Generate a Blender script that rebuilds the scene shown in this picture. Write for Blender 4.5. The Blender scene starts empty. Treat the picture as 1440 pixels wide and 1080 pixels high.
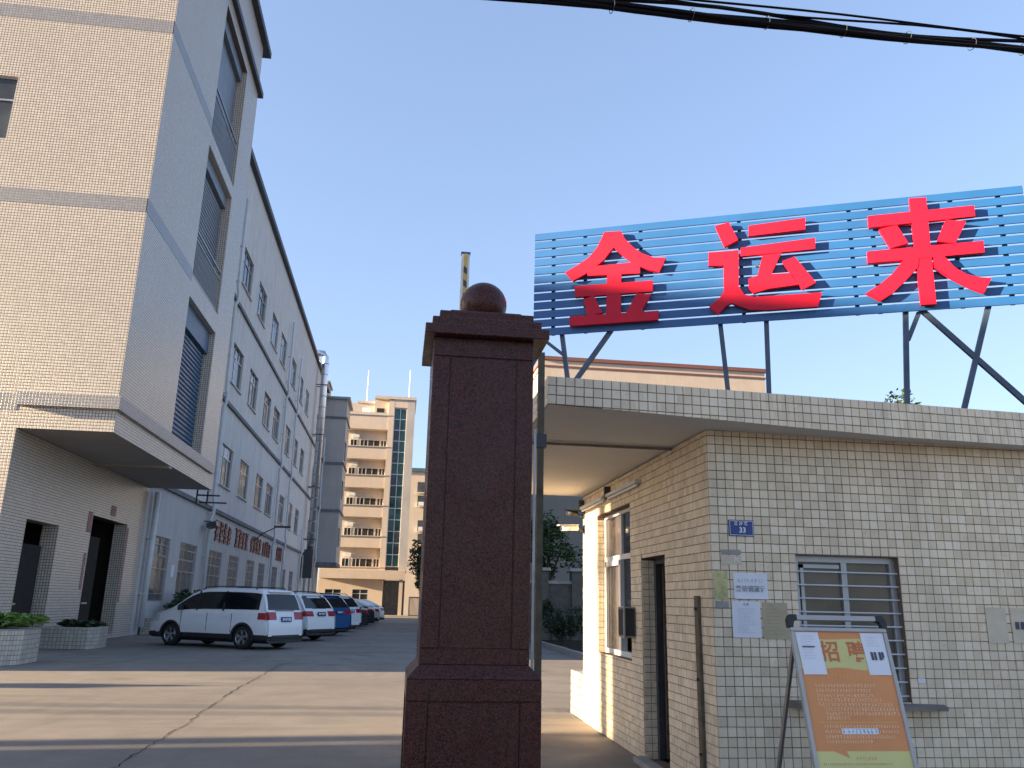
import bpy, math, random
from mathutils import Vector, Matrix
random.seed(7)
R = math.radians
scene = bpy.context.scene
COL = scene.collection
# ------------------------------------------------------------------ camera
F_PX, W_PX, H_PX = 1145.0, 1440.0, 1080.0
PITCH, ROLL, YAW, EYE = R(15.0), R(1.26), R(7.45), 1.5
FW = Vector((math.sin(YAW)*math.cos(PITCH), math.cos(YAW)*math.cos(PITCH), math.sin(PITCH)))
r0 = Vector((math.cos(YAW), -math.sin(YAW), 0)); u0 = r0.cross(FW)
RT = r0*math.cos(ROLL) + u0*math.sin(ROLL); UP = u0*math.cos(ROLL) - r0*math.sin(ROLL)
CAM = Vector((0, 0, EYE))
cam = bpy.data.cameras.new('camera'); cam_o = bpy.data.objects.new('camera', cam); COL.objects.link(cam_o)
cam.sensor_fit = 'HORIZONTAL'; cam.sensor_width = 36; cam.lens = F_PX/W_PX*36
cam.clip_start = .05; cam.clip_end = 3000
m = Matrix.Identity(4)
for i in range(3):
    m[i][0] = RT[i]; m[i][1] = UP[i]; m[i][2] = -FW[i]; m[i][3] = CAM[i]
cam_o.matrix_world = m
scene.camera = cam_o
# ------------------------------------------------------------------ light
SUN_EL, SUN_A = R(10.5), R(5.5)          # low evening sun from the left, slightly behind
SUN_DIR = Vector((-math.cos(SUN_A)*math.cos(SUN_EL), -math.sin(SUN_A)*math.cos(SUN_EL), math.sin(SUN_EL)))
world = bpy.data.worlds.new('World'); scene.world = world; world.use_nodes = True
nt = world.node_tree; nt.nodes.clear()
sky = nt.nodes.new('ShaderNodeTexSky'); sky.sky_type = 'NISHITA'; sky.sun_disc = False
sky.sun_elevation = SUN_EL; sky.sun_rotation = math.atan2(SUN_DIR.x, SUN_DIR.y)
sky.air_density = 1.0; sky.dust_density = .9; sky.ozone_density = 1.7; sky.altitude = 0
bg = nt.nodes.new('ShaderNodeBackground'); bg.inputs['Strength'].default_value = 0.082
wo = nt.nodes.new('ShaderNodeOutputWorld')
tint = nt.nodes.new('ShaderNodeMix'); tint.data_type = 'RGBA'; tint.blend_type = 'MULTIPLY'; tint.inputs[0].default_value = 1
tint.inputs[7].default_value = (.92, 1.0, 1.25, 1)      # camera white balance of an evening shot
soft = nt.nodes.new('ShaderNodeGamma'); soft.inputs[1].default_value = .58        # hazy evening air: an evener sky
nt.links.new(sky.outputs[0], soft.inputs[0]); nt.links.new(soft.outputs[0], tint.inputs[6]); nt.links.new(tint.outputs[2], bg.inputs[0]); nt.links.new(bg.outputs[0], wo.inputs[0])
sl = bpy.data.lights.new('sun', 'SUN'); sl.energy = 5.0; sl.angle = R(.6); sl.color = (1.0, .77, .49)
so = bpy.data.objects.new('sun', sl); COL.objects.link(so)
so.rotation_euler = (-SUN_DIR).to_track_quat('-Z', 'Y').to_euler(); so.location = (-40, -10, 30)
vs = scene.view_settings
vs.view_transform = 'Standard'; vs.look = 'None'; vs.gamma = 1; vs.use_curve_mapping = False
vs.exposure = 2.6
scene.render.film_transparent = False
scene.cycles.max_bounces = 6

# ------------------------------------------------------------------ pixel -> place
def ray(x, y):
    return (FW*F_PX + RT*(x - W_PX/2) + UP*(H_PX/2 - y)).normalized()
def onY(x, y, Y):
    d = ray(x, y); return CAM + d*((Y - CAM.y)/d.y)
def onX(x, y, X):
    d = ray(x, y); return CAM + d*((X - CAM.x)/d.x)
def onZ(x, y, Z=0):
    d = ray(x, y); return CAM + d*((Z - CAM.z)/d.z)
def onP(x, y, P, n):
    d = ray(x, y); return CAM + d*((Vector(P) - CAM).dot(n)/d.dot(n))

# ------------------------------------------------------------------ materials
MATS = {}
class NT:
    def __init__(s, name, rough=.6, spec=.5, metal=0.0):
        s.m = bpy.data.materials.new(name); s.m.use_nodes = True; s.t = s.m.node_tree; s.b = s.t.nodes['Principled BSDF']
        s.b.inputs['Roughness'].default_value = rough; s.b.inputs['Specular IOR Level'].default_value = spec
        s.b.inputs['Metallic'].default_value = metal; MATS[name] = s.m
    def n(s, k, **kw):
        o = s.t.nodes.new(k)
        for a, v in kw.items(): setattr(o, a, v)
        return o
    def l(s, a, b): s.t.links.new(a, b)
    def math(s, op, a, b=None, c=None):
        o = s.n('ShaderNodeMath', operation=op)
        for i, v in enumerate((a, b, c)):
            if v is None: continue
            if isinstance(v, (int, float)): o.inputs[i].default_value = v
            else: s.l(v, o.inputs[i])
        return o.outputs[0]
    def pos(s):
        return s.n('ShaderNodeNewGeometry').outputs['Position']
    def xyz(s):
        o = s.n('ShaderNodeSeparateXYZ'); s.l(s.pos(), o.inputs[0]); return o.outputs
    def noise(s, scale, detail=3, rough=.55, vec=None, dist=0):
        o = s.n('ShaderNodeTexNoise'); o.inputs['Scale'].default_value = scale; o.inputs['Detail'].default_value = detail
        o.inputs['Roughness'].default_value = rough; o.inputs['Distortion'].default_value = dist
        s.l(vec if vec is not None else s.pos(), o.inputs['Vector']); return o.outputs['Fac']
    def scaled(s, sx, sy, sz):
        o = s.n('ShaderNodeVectorMath', operation='MULTIPLY'); s.l(s.pos(), o.inputs[0]); o.inputs[1].default_value = (sx, sy, sz); return o.outputs[0]
    def ramp(s, fac, stops):
        o = s.n('ShaderNodeValToRGB'); e = o.color_ramp.elements
        while len(e) < len(stops): e.new(.5)
        for q, (p, c) in zip(e, stops):
            q.position = p; q.color = (c[0], c[1], c[2], 1) if not isinstance(c, (int, float)) else (c, c, c, 1)
        s.l(fac, o.inputs[0]); return o.outputs[0]
    def mix(s, fac, a, b, mode='MIX'):
        o = s.n('ShaderNodeMix', data_type='RGBA', blend_type=mode)
        if isinstance(fac, (int, float)): o.inputs[0].default_value = fac
        else: s.l(fac, o.inputs[0])
        for i, v in ((6, a), (7, b)):
            if isinstance(v, tuple): o.inputs[i].default_value = (v[0], v[1], v[2], 1)
            else: s.l(v, o.inputs[i])
        return o.outputs[2]
    def col(s, c):
        if isinstance(c, tuple): s.b.inputs['Base Color'].default_value = (c[0], c[1], c[2], 1)
        else: s.l(c, s.b.inputs['Base Color'])
    def bump(s, h, strength=.3, dist=.01):
        o = s.n('ShaderNodeBump'); o.inputs['Strength'].default_value = strength; o.inputs['Distance'].default_value = dist
        s.l(h, o.inputs['Height']); s.l(o.outputs[0], s.b.inputs['Normal'])
    def rough(s, v): s.l(v, s.b.inputs['Roughness'])

def plain(name, c, rough=.6, spec=.5, metal=0.0, var=.12, scale=6.0, bump=0.0, streak=0.0):
    t = NT(name, rough, spec, metal)
    f = t.noise(scale, 4)
    lo = tuple(v*(1 - var) for v in c); hi = tuple(min(1, v*(1 + var)) for v in c)
    k = t.ramp(f, [(.3, lo), (.7, hi)])
    if streak:
        g = t.noise(1.0, 4, .6, t.scaled(2.4, 2.4, .18))
        k = t.mix(t.ramp(g, [(.45, 0), (.75, streak)]), k, tuple(v*.45 for v in c))
    t.col(k)
    if bump: t.bump(t.noise(scale*8, 3), bump, .004)
    return t.m

def grid_tiles(name, c, grout, pitch, gw, var=.1, rough=.35, streak=.12):
    """small square wall tiles too fine to pick apart: tile colour per cell and grout lines"""
    t = NT(name, rough, .5)
    x, y, z = t.xyz()
    u = t.math('DIVIDE', t.math('ADD', x, y), pitch); v = t.math('DIVIDE', z, pitch)
    fu = t.math('FRACT', u); fv = t.math('FRACT', v)
    g = t.math('MAXIMUM', t.math('LESS_THAN', fu, gw), t.math('LESS_THAN', fv, gw))
    cv = t.n('ShaderNodeCombineXYZ'); t.l(t.math('FLOOR', u), cv.inputs[0]); t.l(t.math('FLOOR', v), cv.inputs[1])
    wn = t.n('ShaderNodeTexWhiteNoise', noise_dimensions='3D'); t.l(cv.outputs[0], wn.inputs[0])
    lo = tuple(q*(1 - var) for q in c); hi = tuple(min(1, q*(1 + var)) for q in c)
    k = t.ramp(wn.outputs[0], [(0, lo), (1, hi)])
    big = t.noise(.5, 4)
    k = t.mix(t.ramp(big, [(.35, 0), (.75, .35)]), k, tuple(q*.86 for q in c))
    st = t.noise(1.0, 4, .6, t.scaled(1.7, 1.7, .15))
    k = t.mix(t.ramp(st, [(.5, 0), (.8, streak)]), k, tuple(q*.5 for q in c))
    k = t.mix(g, k, grout)
    t.col(k)
    t.bump(t.math('SUBTRACT', 1, g), .4, .004)
    return t.m

grid_tiles('cream_tile', (.62, .555, .475), (.13, .105, .085), .0795, .2)
grid_tiles('grey_tile', (.30, .30, .31), (.13, .12, .12), .0795, .15)
grid_tiles('planter_tile', (.45, .42, .36), (.10, .09, .07), .10, .10, .15)
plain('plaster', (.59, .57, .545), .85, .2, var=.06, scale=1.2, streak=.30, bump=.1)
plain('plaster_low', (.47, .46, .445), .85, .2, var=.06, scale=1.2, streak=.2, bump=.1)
plain('plaster_band', (.15, .16, .18), .8, .2, var=.2, scale=2)
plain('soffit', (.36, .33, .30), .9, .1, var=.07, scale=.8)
plain('white_soffit', (.72, .69, .64), .9, .1, var=.05, scale=1.3, bump=.05)
plain('coping', (.06, .065, .085), .6, .4, var=.2)
plain('shutter_blue', (.05, .11, .19), .45, .5, var=.15, scale=3)
plain('shutter_grey', (.16, .19, .23), .45, .5, var=.12, scale=3)
plain('dark_metal', (.045, .048, .055), .45, .5, var=.2)
plain('frame_alu', (.36, .37, .39), .4, .5, .5, var=.08)
plain('frame_green', (.20, .25, .24), .4, .5, .2, var=.08)
plain('pvc_white', (.60, .61, .63), .5, .4, var=.08, scale=3, streak=.15)
plain('steel_bright', (.62, .64, .67), .28, .5, .9, var=.06)
plain('alu_matt', (.40, .39, .38), .5, .4, .2, var=.08)
plain('steel_worn', (.30, .31, .32), .38, .5, .8, var=.15)
plain('black_rubber', (.018, .018, .019), .75, .3)
plain('black_plastic', (.022, .022, .024), .5, .4)
plain('cable_black', (.006, .006, .008), .8, .1)
plain('sign_blue', (.015, .088, .26), .42, .5, var=.10, scale=2.2)
plain('sign_frame', (.055, .085, .125), .5, .5, .3, var=.2)
plain('sign_red', (.48, .006, .028), .5, .25, var=.13, scale=1.6)
plain('letter_red', (.105, .014, .028), .5, .4, var=.15)
plain('peach', (.56, .46, .37), .85, .2, var=.05, scale=.4, streak=.1)
plain('peach_trim', (.20, .085, .07), .7, .3, var=.12)
plain('pale_wall', (.50, .44, .38), .85, .2, var=.06, scale=.5, streak=.15)
plain('grey_wall', (.235, .22, .195), .9, .15, var=.05, scale=.5, streak=.15)
plain('grey_brown', (.42, .39, .365), .9, .15, var=.08, scale=.4, streak=.15)
plain('dark_wall', (.17, .16, .145), .9, .15, var=.25, scale=2.5)
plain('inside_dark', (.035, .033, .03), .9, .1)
plain('inside_beige', (.30, .24, .18), .9, .1)
plain('brown_iron', (.13, .105, .075), .7, .3, .2, var=.25, scale=12)
plain('wood_sill', (.20, .18, .165), .8, .2, var=.2, scale=9)
plain('paper', (.72, .73, .78), .9, .1, var=.03, scale=8)
plain('paper_old', (.60, .52, .40), .9, .1, var=.08, scale=8)
plain('paper_tan', (.45, .38, .26), .9, .1, var=.08, scale=10)
plain('paper_yellow', (.50, .45, .23), .9, .1, var=.35, scale=16)
plain('ink', (.10, .10, .13), .9, .1)
plain('ink_faint', (.34, .35, .40), .9, .1)
plain('plate_blue', (.012, .045, .20), .35, .5, var=.06)
plain('plate_white', (.75, .77, .80), .4, .5, var=.03)
plain('poster_orange', (.68, .27, .095), .45, .4, var=.10, scale=2.2)
plain('poster_yellow', (.62, .56, .22), .5, .4, var=.05, scale=3)
plain('poster_gold', (.78, .42, .10), .5, .4, var=.05)
plain('poster_text', (.90, .66, .45), .5, .4, var=.05)
plain('poster_deep', (.55, .16, .06), .5, .4, var=.05)
plain('kerb_stone', (.30, .29, .27), .9, .15, var=.15, scale=5)
plain('soil', (.05, .04, .03), 1, .05, var=.3, scale=20)
plain('brick_dark', (.12, .11, .098), .9, .15, var=.2, scale=4)
plain('red_plastic', (.45, .02, .03), .4, .5)
plain('pink_paper', (.34, .19, .185), .9, .1, var=.35, scale=9)
plain('car_white', (.70, .72, .75), .25, .5, var=.015)
plain('car_blue', (.018, .095, .26), .22, .5, .2, var=.03)
plain('car_dark', (.06, .055, .055), .22, .5, .2, var=.04)
plain('car_silver', (.38, .40, .43), .25, .5, .35, var=.03)
plain('lamp_red', (.30, .012, .02), .2, .5)
plain('lamp_clear', (.5, .52, .55), .15, .5)
plain('rim_alloy', (.42, .43, .45), .3, .5, .8)
plain('pole_yellow', (.55, .40, .12), .5, .4)
plain('pole_white', (.70, .70, .68), .5, .4, var=.08)
plain('bark', (.10, .075, .05), .95, .1, var=.3, scale=18, bump=.4)
plain('blue_roof', (.05, .12, .17), .6, .3)
for nm, c in (('leaf_dark', (.028, .048, .022)), ('leaf_mid', (.045, .080, .028)), ('leaf_bright', (.11, .20, .035))):
    t = NT(nm, .55, .3); f = t.noise(9, 2)
    t.col(t.ramp(f, [(.3, tuple(v*.6 for v in c)), (.7, tuple(v*1.35 for v in c))]))
    t.b.inputs['Subsurface Weight'].default_value = 0
# glass
for nm, c, rg in (('glass_dark', (.022, .026, .032), .06), ('glass_office', (.045, .05, .055), .10), ('glass_green', (.035, .085, .075), .12), ('glass_car', (.010, .012, .015), .04)):
    t = NT(nm, rg, .38); f = t.noise(.9, 2); t.col(t.ramp(f, [(.3, tuple(v*.6 for v in c)), (.7, tuple(v*1.5 for v in c))]))
    t.bump(t.noise(1.3, 2), .03, .02)
t = NT('glass_frost', .22, .5)
t.col(t.ramp(t.noise(1.6, 3), [(.35, (.10, .085, .09)), (.65, (.16, .14, .14))]))
# red-brown granite
t = NT('granite', .16, .22)
v = t.n('ShaderNodeTexVoronoi'); v.inputs['Scale'].default_value = 260; t.l(t.pos(), v.inputs['Vector'])
v2 = t.n('ShaderNodeTexVoronoi'); v2.inputs['Scale'].default_value = 120; t.l(t.pos(), v2.inputs['Vector'])
sp = t.n('ShaderNodeSeparateColor'); t.l(v.outputs['Color'], sp.inputs[0])
sp2 = t.n('ShaderNodeSeparateColor'); t.l(v2.outputs['Color'], sp2.inputs[0])
k = t.ramp(sp.outputs[0], [(0, (.022, .007, .006)), (.5, (.066, .0185, .015)), (.85, (.096, .031, .025)), (1, (.12, .055, .045))])
k = t.mix(t.math('GREATER_THAN', sp2.outputs[1], .82), k, (.02, .010, .011))
k = t.mix(t.ramp(t.noise(2.2, 4), [(.4, 0), (.8, .35)]), k, (.06, .035, .032))
t.col(k); t.rough(t.ramp(t.noise(5, 4), [(.3, .2), (.75, .45)]))
# booth tiles: each tile has its own tint (cell noise), slight glaze
t = NT('booth_tile', .32, .5)
x, y, z = t.xyz()
cv = t.n('ShaderNodeCombineXYZ')
t.l(t.math('FLOOR', t.math('DIVIDE', t.math('SUBTRACT', t.math('ADD', x, y), 2.53+6.525), .0745)), cv.inputs[0]); t.l(t.math('FLOOR', t.math('DIVIDE', z, .0745)), cv.inputs[1])
wn = t.n('ShaderNodeTexWhiteNoise', noise_dimensions='3D'); t.l(cv.outputs[0], wn.inputs[0])
k = t.ramp(wn.outputs[0], [(0, (.64, .53, .37)), (.5, (.76, .63, .45)), (1, (.82, .70, .53))])
k = t.mix(t.ramp(t.noise(1.1, 5), [(.4, 0), (.75, .5)]), k, (.58, .47, .35))
k = t.mix(t.ramp(t.noise(22, 4), [(.58, 0), (.75, .30)]), k, (.33, .27, .2))
st = t.noise(1.0, 5, .6, t.scaled(5, 5, .5))
k = t.mix(t.ramp(st, [(.52, 0), (.8, .45)]), k, (.36, .30, .235))
t.col(k); t.rough(t.ramp(t.noise(14, 3), [(.3, .25), (.7, .5)]))
plain('booth_grout', (.17, .125, .095), .95, .1, var=.3, scale=20)
# concrete yard
t = NT('concrete', .8, .25)
k = t.ramp(t.noise(.35, 6, .6), [(.25, (.165, .146, .125)), (.75, (.235, .208, .178))])
k = t.mix(t.ramp(t.noise(2.6, 6, .65), [(.4, 0), (.75, .5)]), k, (.145, .127, .11))
k = t.mix(t.ramp(t.noise(.16, 3), [(.5, 0), (.7, .55)]), k, (.30, .27, .23))
k = t.mix(t.ramp(t.noise(40, 3), [(.55, 0), (.8, .3)]), k, (.085, .08, .075))
k = t.mix(t.ramp(t.noise(.9, 4, .6, t.scaled(.25, 2.2, 1)), [(.55, 0), (.72, .45)]), k, (.095, .09, .088))
sp_ = t.n('ShaderNodeTexVoronoi'); sp_.inputs['Scale'].default_value = .55; t.l(t.pos(), sp_.inputs['Vector'])
k = t.mix(t.math('MULTIPLY', t.ramp(sp_.outputs['Distance'], [(.05, .55), (.28, 0)]), t.noise(3, 4)), k, (.05, .045, .042))
k = t.mix(t.ramp(t.noise(.5, 5, .65, t.scaled(1, .12, 1), 1.2), [(.56, 0), (.66, .3)]), k, (.10, .09, .08))
t.col(k); t.rough(t.ramp(t.noise(1.5, 4), [(.3, .62), (.7, .9)]))
t.bump(t.noise(30, 5), .25, .006)
plain('crack', (.035, .032, .03), .95, .05, var=.4, scale=10)

# ------------------------------------------------------------------ mesh helpers
class MB:
    def __init__(s): s.v = []; s.f = []
    def add(s, vs, fs):
        o = len(s.v); s.v += [tuple(p) for p in vs]; s.f += [tuple(o + i for i in f) for f in fs]; return s
    def box(s, x0, x1, y0, y1, z0, z1):
        return s.add([(x0,y0,z0),(x1,y0,z0),(x1,y1,z0),(x0,y1,z0),(x0,y0,z1),(x1,y0,z1),(x1,y1,z1),(x0,y1,z1)],
                     [(0,3,2,1),(4,5,6,7),(0,1,5,4),(1,2,6,5),(2,3,7,6),(3,0,4,7)])
    def frustum(s, a, za, b, zb):
        """a, b = (x0,x1,y0,y1) rectangles"""
        return s.add([(a[0],a[2],za),(a[1],a[2],za),(a[1],a[3],za),(a[0],a[3],za),(b[0],b[2],zb),(b[1],b[2],zb),(b[1],b[3],zb),(b[0],b[3],zb)],
                     [(0,3,2,1),(4,5,6,7),(0,1,5,4),(1,2,6,5),(2,3,7,6),(3,0,4,7)])
    def quad(s, a, b, c, d): return s.add([a, b, c, d], [(0,1,2,3)])
    def tube(s, p0, p1, r, n=8, r1=None):
        p0 = Vector(p0); p1 = Vector(p1); d = (p1 - p0); r1 = r if r1 is None else r1
        a = d.orthogonal().normalized(); b = d.normalized().cross(a)
        vs = []
        for p, q in ((p0, r), (p1, r1)):
            for i in range(n):
                w = 2*math.pi*i/n; vs.append(p + a*math.cos(w)*q + b*math.sin(w)*q)
        return s.add(vs, [(i, (i+1) % n, n + (i+1) % n, n + i) for i in range(n)] + [tuple(range(n-1, -1, -1)), tuple(range(n, 2*n))])
    def path(s, pts, r, n=7):
        pts = [Vector(p) for p in pts]
        rings = []
        for i, p in enumerate(pts):
            d = (pts[min(i+1, len(pts)-1)] - pts[max(i-1, 0)]).normalized()
            ref = Vector((0, 0, 1)) if abs(d.z) < .9 else Vector((0, 1, 0))
            a = d.cross(ref).normalized(); b = d.cross(a)
            rr = r[i] if isinstance(r, (list, tuple)) else r
            rings.append([p + a*math.cos(2*math.pi*k/n)*rr + b*math.sin(2*math.pi*k/n)*rr for k in range(n)])
        vs = [q for g in rings for q in g]; fs = []
        for i in range(len(pts) - 1):
            for k in range(n):
                fs.append((i*n + k, i*n + (k+1) % n, (i+1)*n + (k+1) % n, (i+1)*n + k))
        fs += [tuple(range(n-1, -1, -1)), tuple((len(pts)-1)*n + k for k in range(n))]
        return s.add(vs, fs)
    def bar(s, p0, p1, w, h, up=(0, 0, 1)):
        """rectangular bar from p0 to p1, width w sideways, h along up"""
        p0 = Vector(p0); p1 = Vector(p1); d = (p1 - p0).normalized(); up = Vector(up)
        a = d.cross(up)
        a = a.normalized() if a.length > 1e-6 else d.orthogonal().normalized()
        b = a.cross(d).normalized()
        vs = [p + a*sx*w/2 + b*sy*h/2 for p in (p0, p1) for sx, sy in ((-1,-1),(1,-1),(1,1),(-1,1))]
        return s.add(vs, [(0,1,2,3),(7,6,5,4),(0,4,5,1),(1,5,6,2),(2,6,7,3),(3,7,4,0)])
    def prism(s, poly, ext):
        n = len(poly); ext = Vector(ext)
        vs = [Vector(p) for p in poly] + [Vector(p) + ext for p in poly]
        return s.add(vs, [tuple(range(n)), tuple(range(2*n-1, n-1, -1))] + [(i, i+n, (i+1) % n + n, (i+1) % n) for i in range(n)])
    def lathe(s, prof, c, axis='Z', n=24):
        c = Vector(c); vs = []; fs = []
        for (r, h) in prof:
            for k in range(n):
                w = 2*math.pi*k/n; a, b = r*math.cos(w), r*math.sin(w)
                vs.append(c + (Vector((a, b, h)) if axis == 'Z' else Vector((h, a, b)) if axis == 'X' else Vector((a, h, b))))
        for i in range(len(prof) - 1):
            for k in range(n):
                fs.append((i*n + k, i*n + (k+1) % n, (i+1)*n + (k+1) % n, (i+1)*n + k))
        return s.add(vs, fs)
    def mesh(s, name, mat):
        me = bpy.data.meshes.new(name); me.from_pydata(s.v, [], s.f); me.update()
        if mat: me.materials.append(MATS[mat])
        return me
    def build(s, name, mat, parent=None, smooth=False, local=False):
        me = s.mesh(name, mat)
        if smooth:
            for p in me.polygons: p.use_smooth = True
        return link(name, me, parent, local)
def link(name, me, parent=None, local=False, loc=None):
    o = bpy.data.objects.new(name, me); COL.objects.link(o)
    if parent is not None:
        o.parent = parent
        if not local: o.matrix_parent_inverse = world_of(parent).inverted()
    if loc is not None: o.location = loc
    return o
def world_of(o):
    M = Matrix.LocRotScale(o.location, o.rotation_euler, o.scale)
    if o.parent: M = world_of(o.parent) @ o.matrix_parent_inverse @ M
    return M
def tag(o, label, cat, group=None):
    o['label'] = label; o['category'] = cat
    if group: o['group'] = group
    return o
def thing(name, label, cat, loc=(0, 0, 0), rz=0, group=None):
    o = bpy.data.objects.new(name, None); COL.objects.link(o); o.location = loc; o.rotation_euler = (0, 0, rz)
    o.empty_display_size = .2
    return tag(o, label, cat, group)
def struct(o): o['kind'] = 'structure'; return o
def bevel(o, w, seg=1):
    b = o.modifiers.new('bevel', 'BEVEL'); b.width = w; b.segments = seg; b.limit_method = 'ANGLE'; b.angle_limit = R(40); return o

def wall_open(mb, u0, u1, v0, v1, ops, mp, depth):
    """flat wall with rectangular openings; mp(u, v, d) -> point, d inward"""
    us = sorted({u0, u1} | {o[0] for o in ops} | {o[1] for o in ops}); vs = sorted({v0, v1} | {o[2] for o in ops} | {o[3] for o in ops})
    us = [u for u in us if u0 <= u <= u1]; vs = [v for v in vs if v0 <= v <= v1]
    for a, b in zip(us, us[1:]):
        for c, d in zip(vs, vs[1:]):
            mu, mv = (a+b)/2, (c+d)/2
            if any(o[0] < mu < o[1] and o[2] < mv < o[3] for o in ops): continue
            mb.quad(mp(a, c, 0), mp(b, c, 0), mp(b, d, 0), mp(a, d, 0))
    for (a, b, c, d) in ops:
        for (p, q) in (((a, c), (b, c)), ((b, c), (b, d)), ((b, d), (a, d)), ((a, d), (a, c))):
            mb.quad(mp(*p, 0), mp(*q, 0), mp(*q, depth), mp(*p, depth))
    return mb
def mpX(X, sgn=1):   # wall at X facing +X (sgn 1) or -X; u = world Y
    return lambda u, v, d: (X - sgn*d, u, v)
def mpY(Y):          # wall at Y facing -Y; u = world X
    return lambda u, v, d: (u, Y + d, v)

def text_mesh(body, size, bold=0.0, extrude=.0005):
    c = bpy.data.curves.new('print', 'FONT'); c.body = body; c.size = size; c.align_x = 'CENTER'; c.align_y = 'CENTER'
    c.extrude = extrude; c.offset = bold; c.resolution_u = 2
    o = bpy.data.objects.new('print', c); COL.objects.link(o)
    bpy.context.view_layer.update()
    me = bpy.data.meshes.new_from_object(o.evaluated_get(bpy.context.evaluated_depsgraph_get()))
    bpy.data.objects.remove(o); bpy.data.curves.remove(c)
    return me
def put_text(name, body, size, mat, parent, center, right, up, bold=0.0, sx=1.0):
    me = text_mesh(body, size, bold); me.materials.clear(); me.materials.append(MATS[mat])
    right = Vector(right).normalized(); up = Vector(up).normalized(); n = right.cross(up)
    o = bpy.data.objects.new(name, me); COL.objects.link(o); o.parent = parent
    M = Matrix.Identity(4)
    for i in range(3): M[i][0] = right[i]*sx; M[i][1] = up[i]; M[i][2] = n[i]; M[i][3] = center[i]
    o.matrix_parent_inverse = world_of(parent).inverted()
    o.matrix_basis = M
    return o
def marks(mb, c, right, up, n, w, h, rnd, fill=.85, off=.0006):
    """a line of small printed marks, too small to read"""
    c = Vector(c); x = 0
    right = Vector(right); up = Vector(up); nn = right.cross(up)
    while x < w*fill:
        cw = h*rnd.uniform(.7, 1.05)
        for k in range(3):
            a = x + cw*rnd.uniform(.05, .35); b = a + cw*rnd.uniform(.25, .55); y0 = h*(k/3 + rnd.uniform(.02, .08)); y1 = y0 + h*rnd.uniform(.10, .2)
            mb.quad(c + right*a + up*y0 + nn*off, c + right*b + up*y0 + nn*off, c + right*b + up*y1 + nn*off, c + right*a + up*y1 + nn*off)
        x += cw*1.12
    return mb

# ================================================================== GROUND
def gz(y): return 0 if y < 60 else max(-.7, -.7*(y - 60)/45)
mb = MB()
ys = [-400, -60, -10, 0, 10, 20, 30, 45, 60, 75, 90, 105, 130, 400, 1500]; xs = [-1200, -300, -60, -20, -10, 0, 10, 30, 80, 300, 1200]
for y in ys:
    for x in xs: mb.v.append((x, y, gz(y)))
n = len(xs)
mb.f = [(j*n + i, j*n + i + 1, (j+1)*n + i + 1, (j+1)*n + i) for j in range(len(ys)-1) for i in range(n-1)]
ground = struct(mb.build('ground', 'concrete'))
# crack across the yard, traced on the ground
rnd = random.Random(3)
pts = []
for (px, py) in [(148, 1088), (165, 1076), (186, 1062), (215, 1046), (245, 1027), (262, 1018), (285, 1000), (318, 978), (345, 962), (367, 950), (381, 942), (400, 934), (424, 925)]:
    p = onZ(px, py); pts.append(p)
mb = MB()
fine = []
for a, b in zip(pts, pts[1:]):
    for k in range(6):
        q = a.lerp(b, k/6); fine.append(q + Vector((rnd.uniform(-.03, .03), rnd.uniform(-.05, .05), 0)))
for a, b in zip(fine, fine[1:]):
    d = (b - a).normalized(); s = Vector((-d.y, d.x, 0))*rnd.uniform(.003, .009)
    mb.quad(a - s + Vector((0,0,.004)), a + s + Vector((0,0,.004)), b + s*.9 + Vector((0,0,.004)), b - s*.9 + Vector((0,0,.004)))
ck = mb.build('crack', 'crack', ground)
# joints between the concrete bays
mb = MB()
for y in (20.6, 26.4, 33, 40, 48):
    p = None
    for x in [i*.8 for i in range(-12, 8)]:
        q = Vector((x, y + rnd.uniform(-.015, .015), .004))
        if p is not None: mb.quad(p - Vector((0,.006,0)), q - Vector((0,.006,0)), q + Vector((0,.006,0)), p + Vector((0,.006,0)))
        p = q
mb.build('bay_joint', 'crack', ground)
# planted strip with kerb on the right of the lane
mb = MB()
for k in range(14):
    y0 = 20.0 + k*1.0
    mb.box(5.22 + rnd.uniform(-.008, .008), 5.36, y0 + .006, y0 + .994, -.02, .15 + rnd.uniform(-.006, .006))
    mb.build('kerb_stone', 'kerb_stone', None) if False else None
kerb = None
mb2 = MB().box(5.36, 9, 20, 34, -.05, .10); strip = struct(mb2.build('planting_bed', 'soil'))
kb = MB().box(5.22, 5.36, 0, .985, -.02, .15).mesh('kerb_stone', 'kerb_stone')
for k in range(14):
    o = link('kerb_stone', kb, strip); o.location = (rnd.uniform(-.006, .006), 20.0 + k, rnd.uniform(-.005, .005))

# ================================================================== FACTORY (left)
XL, XT, YF, YT = -9.78, -7.45, 21.71, 33.3
fac = thing('factory_building', 'tall cream tiled factory block with overhanging stair tower and long grey plaster wing', 'building', (-12, 30, 0))
mb = MB()
TOP = 25.7
# front wall of the tower (faces the street); lower right part is the overhang
wins_front = [(-13.2, -11.40, 13.57, 15.54), (-13.2, -11.40, 19.4, 21.3), (-13.2, -11.40, 8.0, 9.9)]
wall_open(mb, -30, XL, 0, 5.5, [], mpY(YF), .2)
wall_open(mb, -30, XT, 5.5, TOP, wins_front, mpY(YF), .14)
mb.build('front_wall', 'cream_tile', fac)
mb = MB()
OPS = [(26.85, 30.9, 6.45, 11.2), (26.85, 30.9, 11.95, 16.9), (26.85, 30.95, 17.4, 22.75)]
wall_open(mb, YF, YT, 5.5, TOP, OPS, mpX(XT), .38)
mb.quad((XT, YT, 5.5), (-30, YT, 5.5), (-30, YT, 29 if False else TOP), (XT, YT, TOP))
mb.build('side_wall', 'cream_tile', fac)
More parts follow.
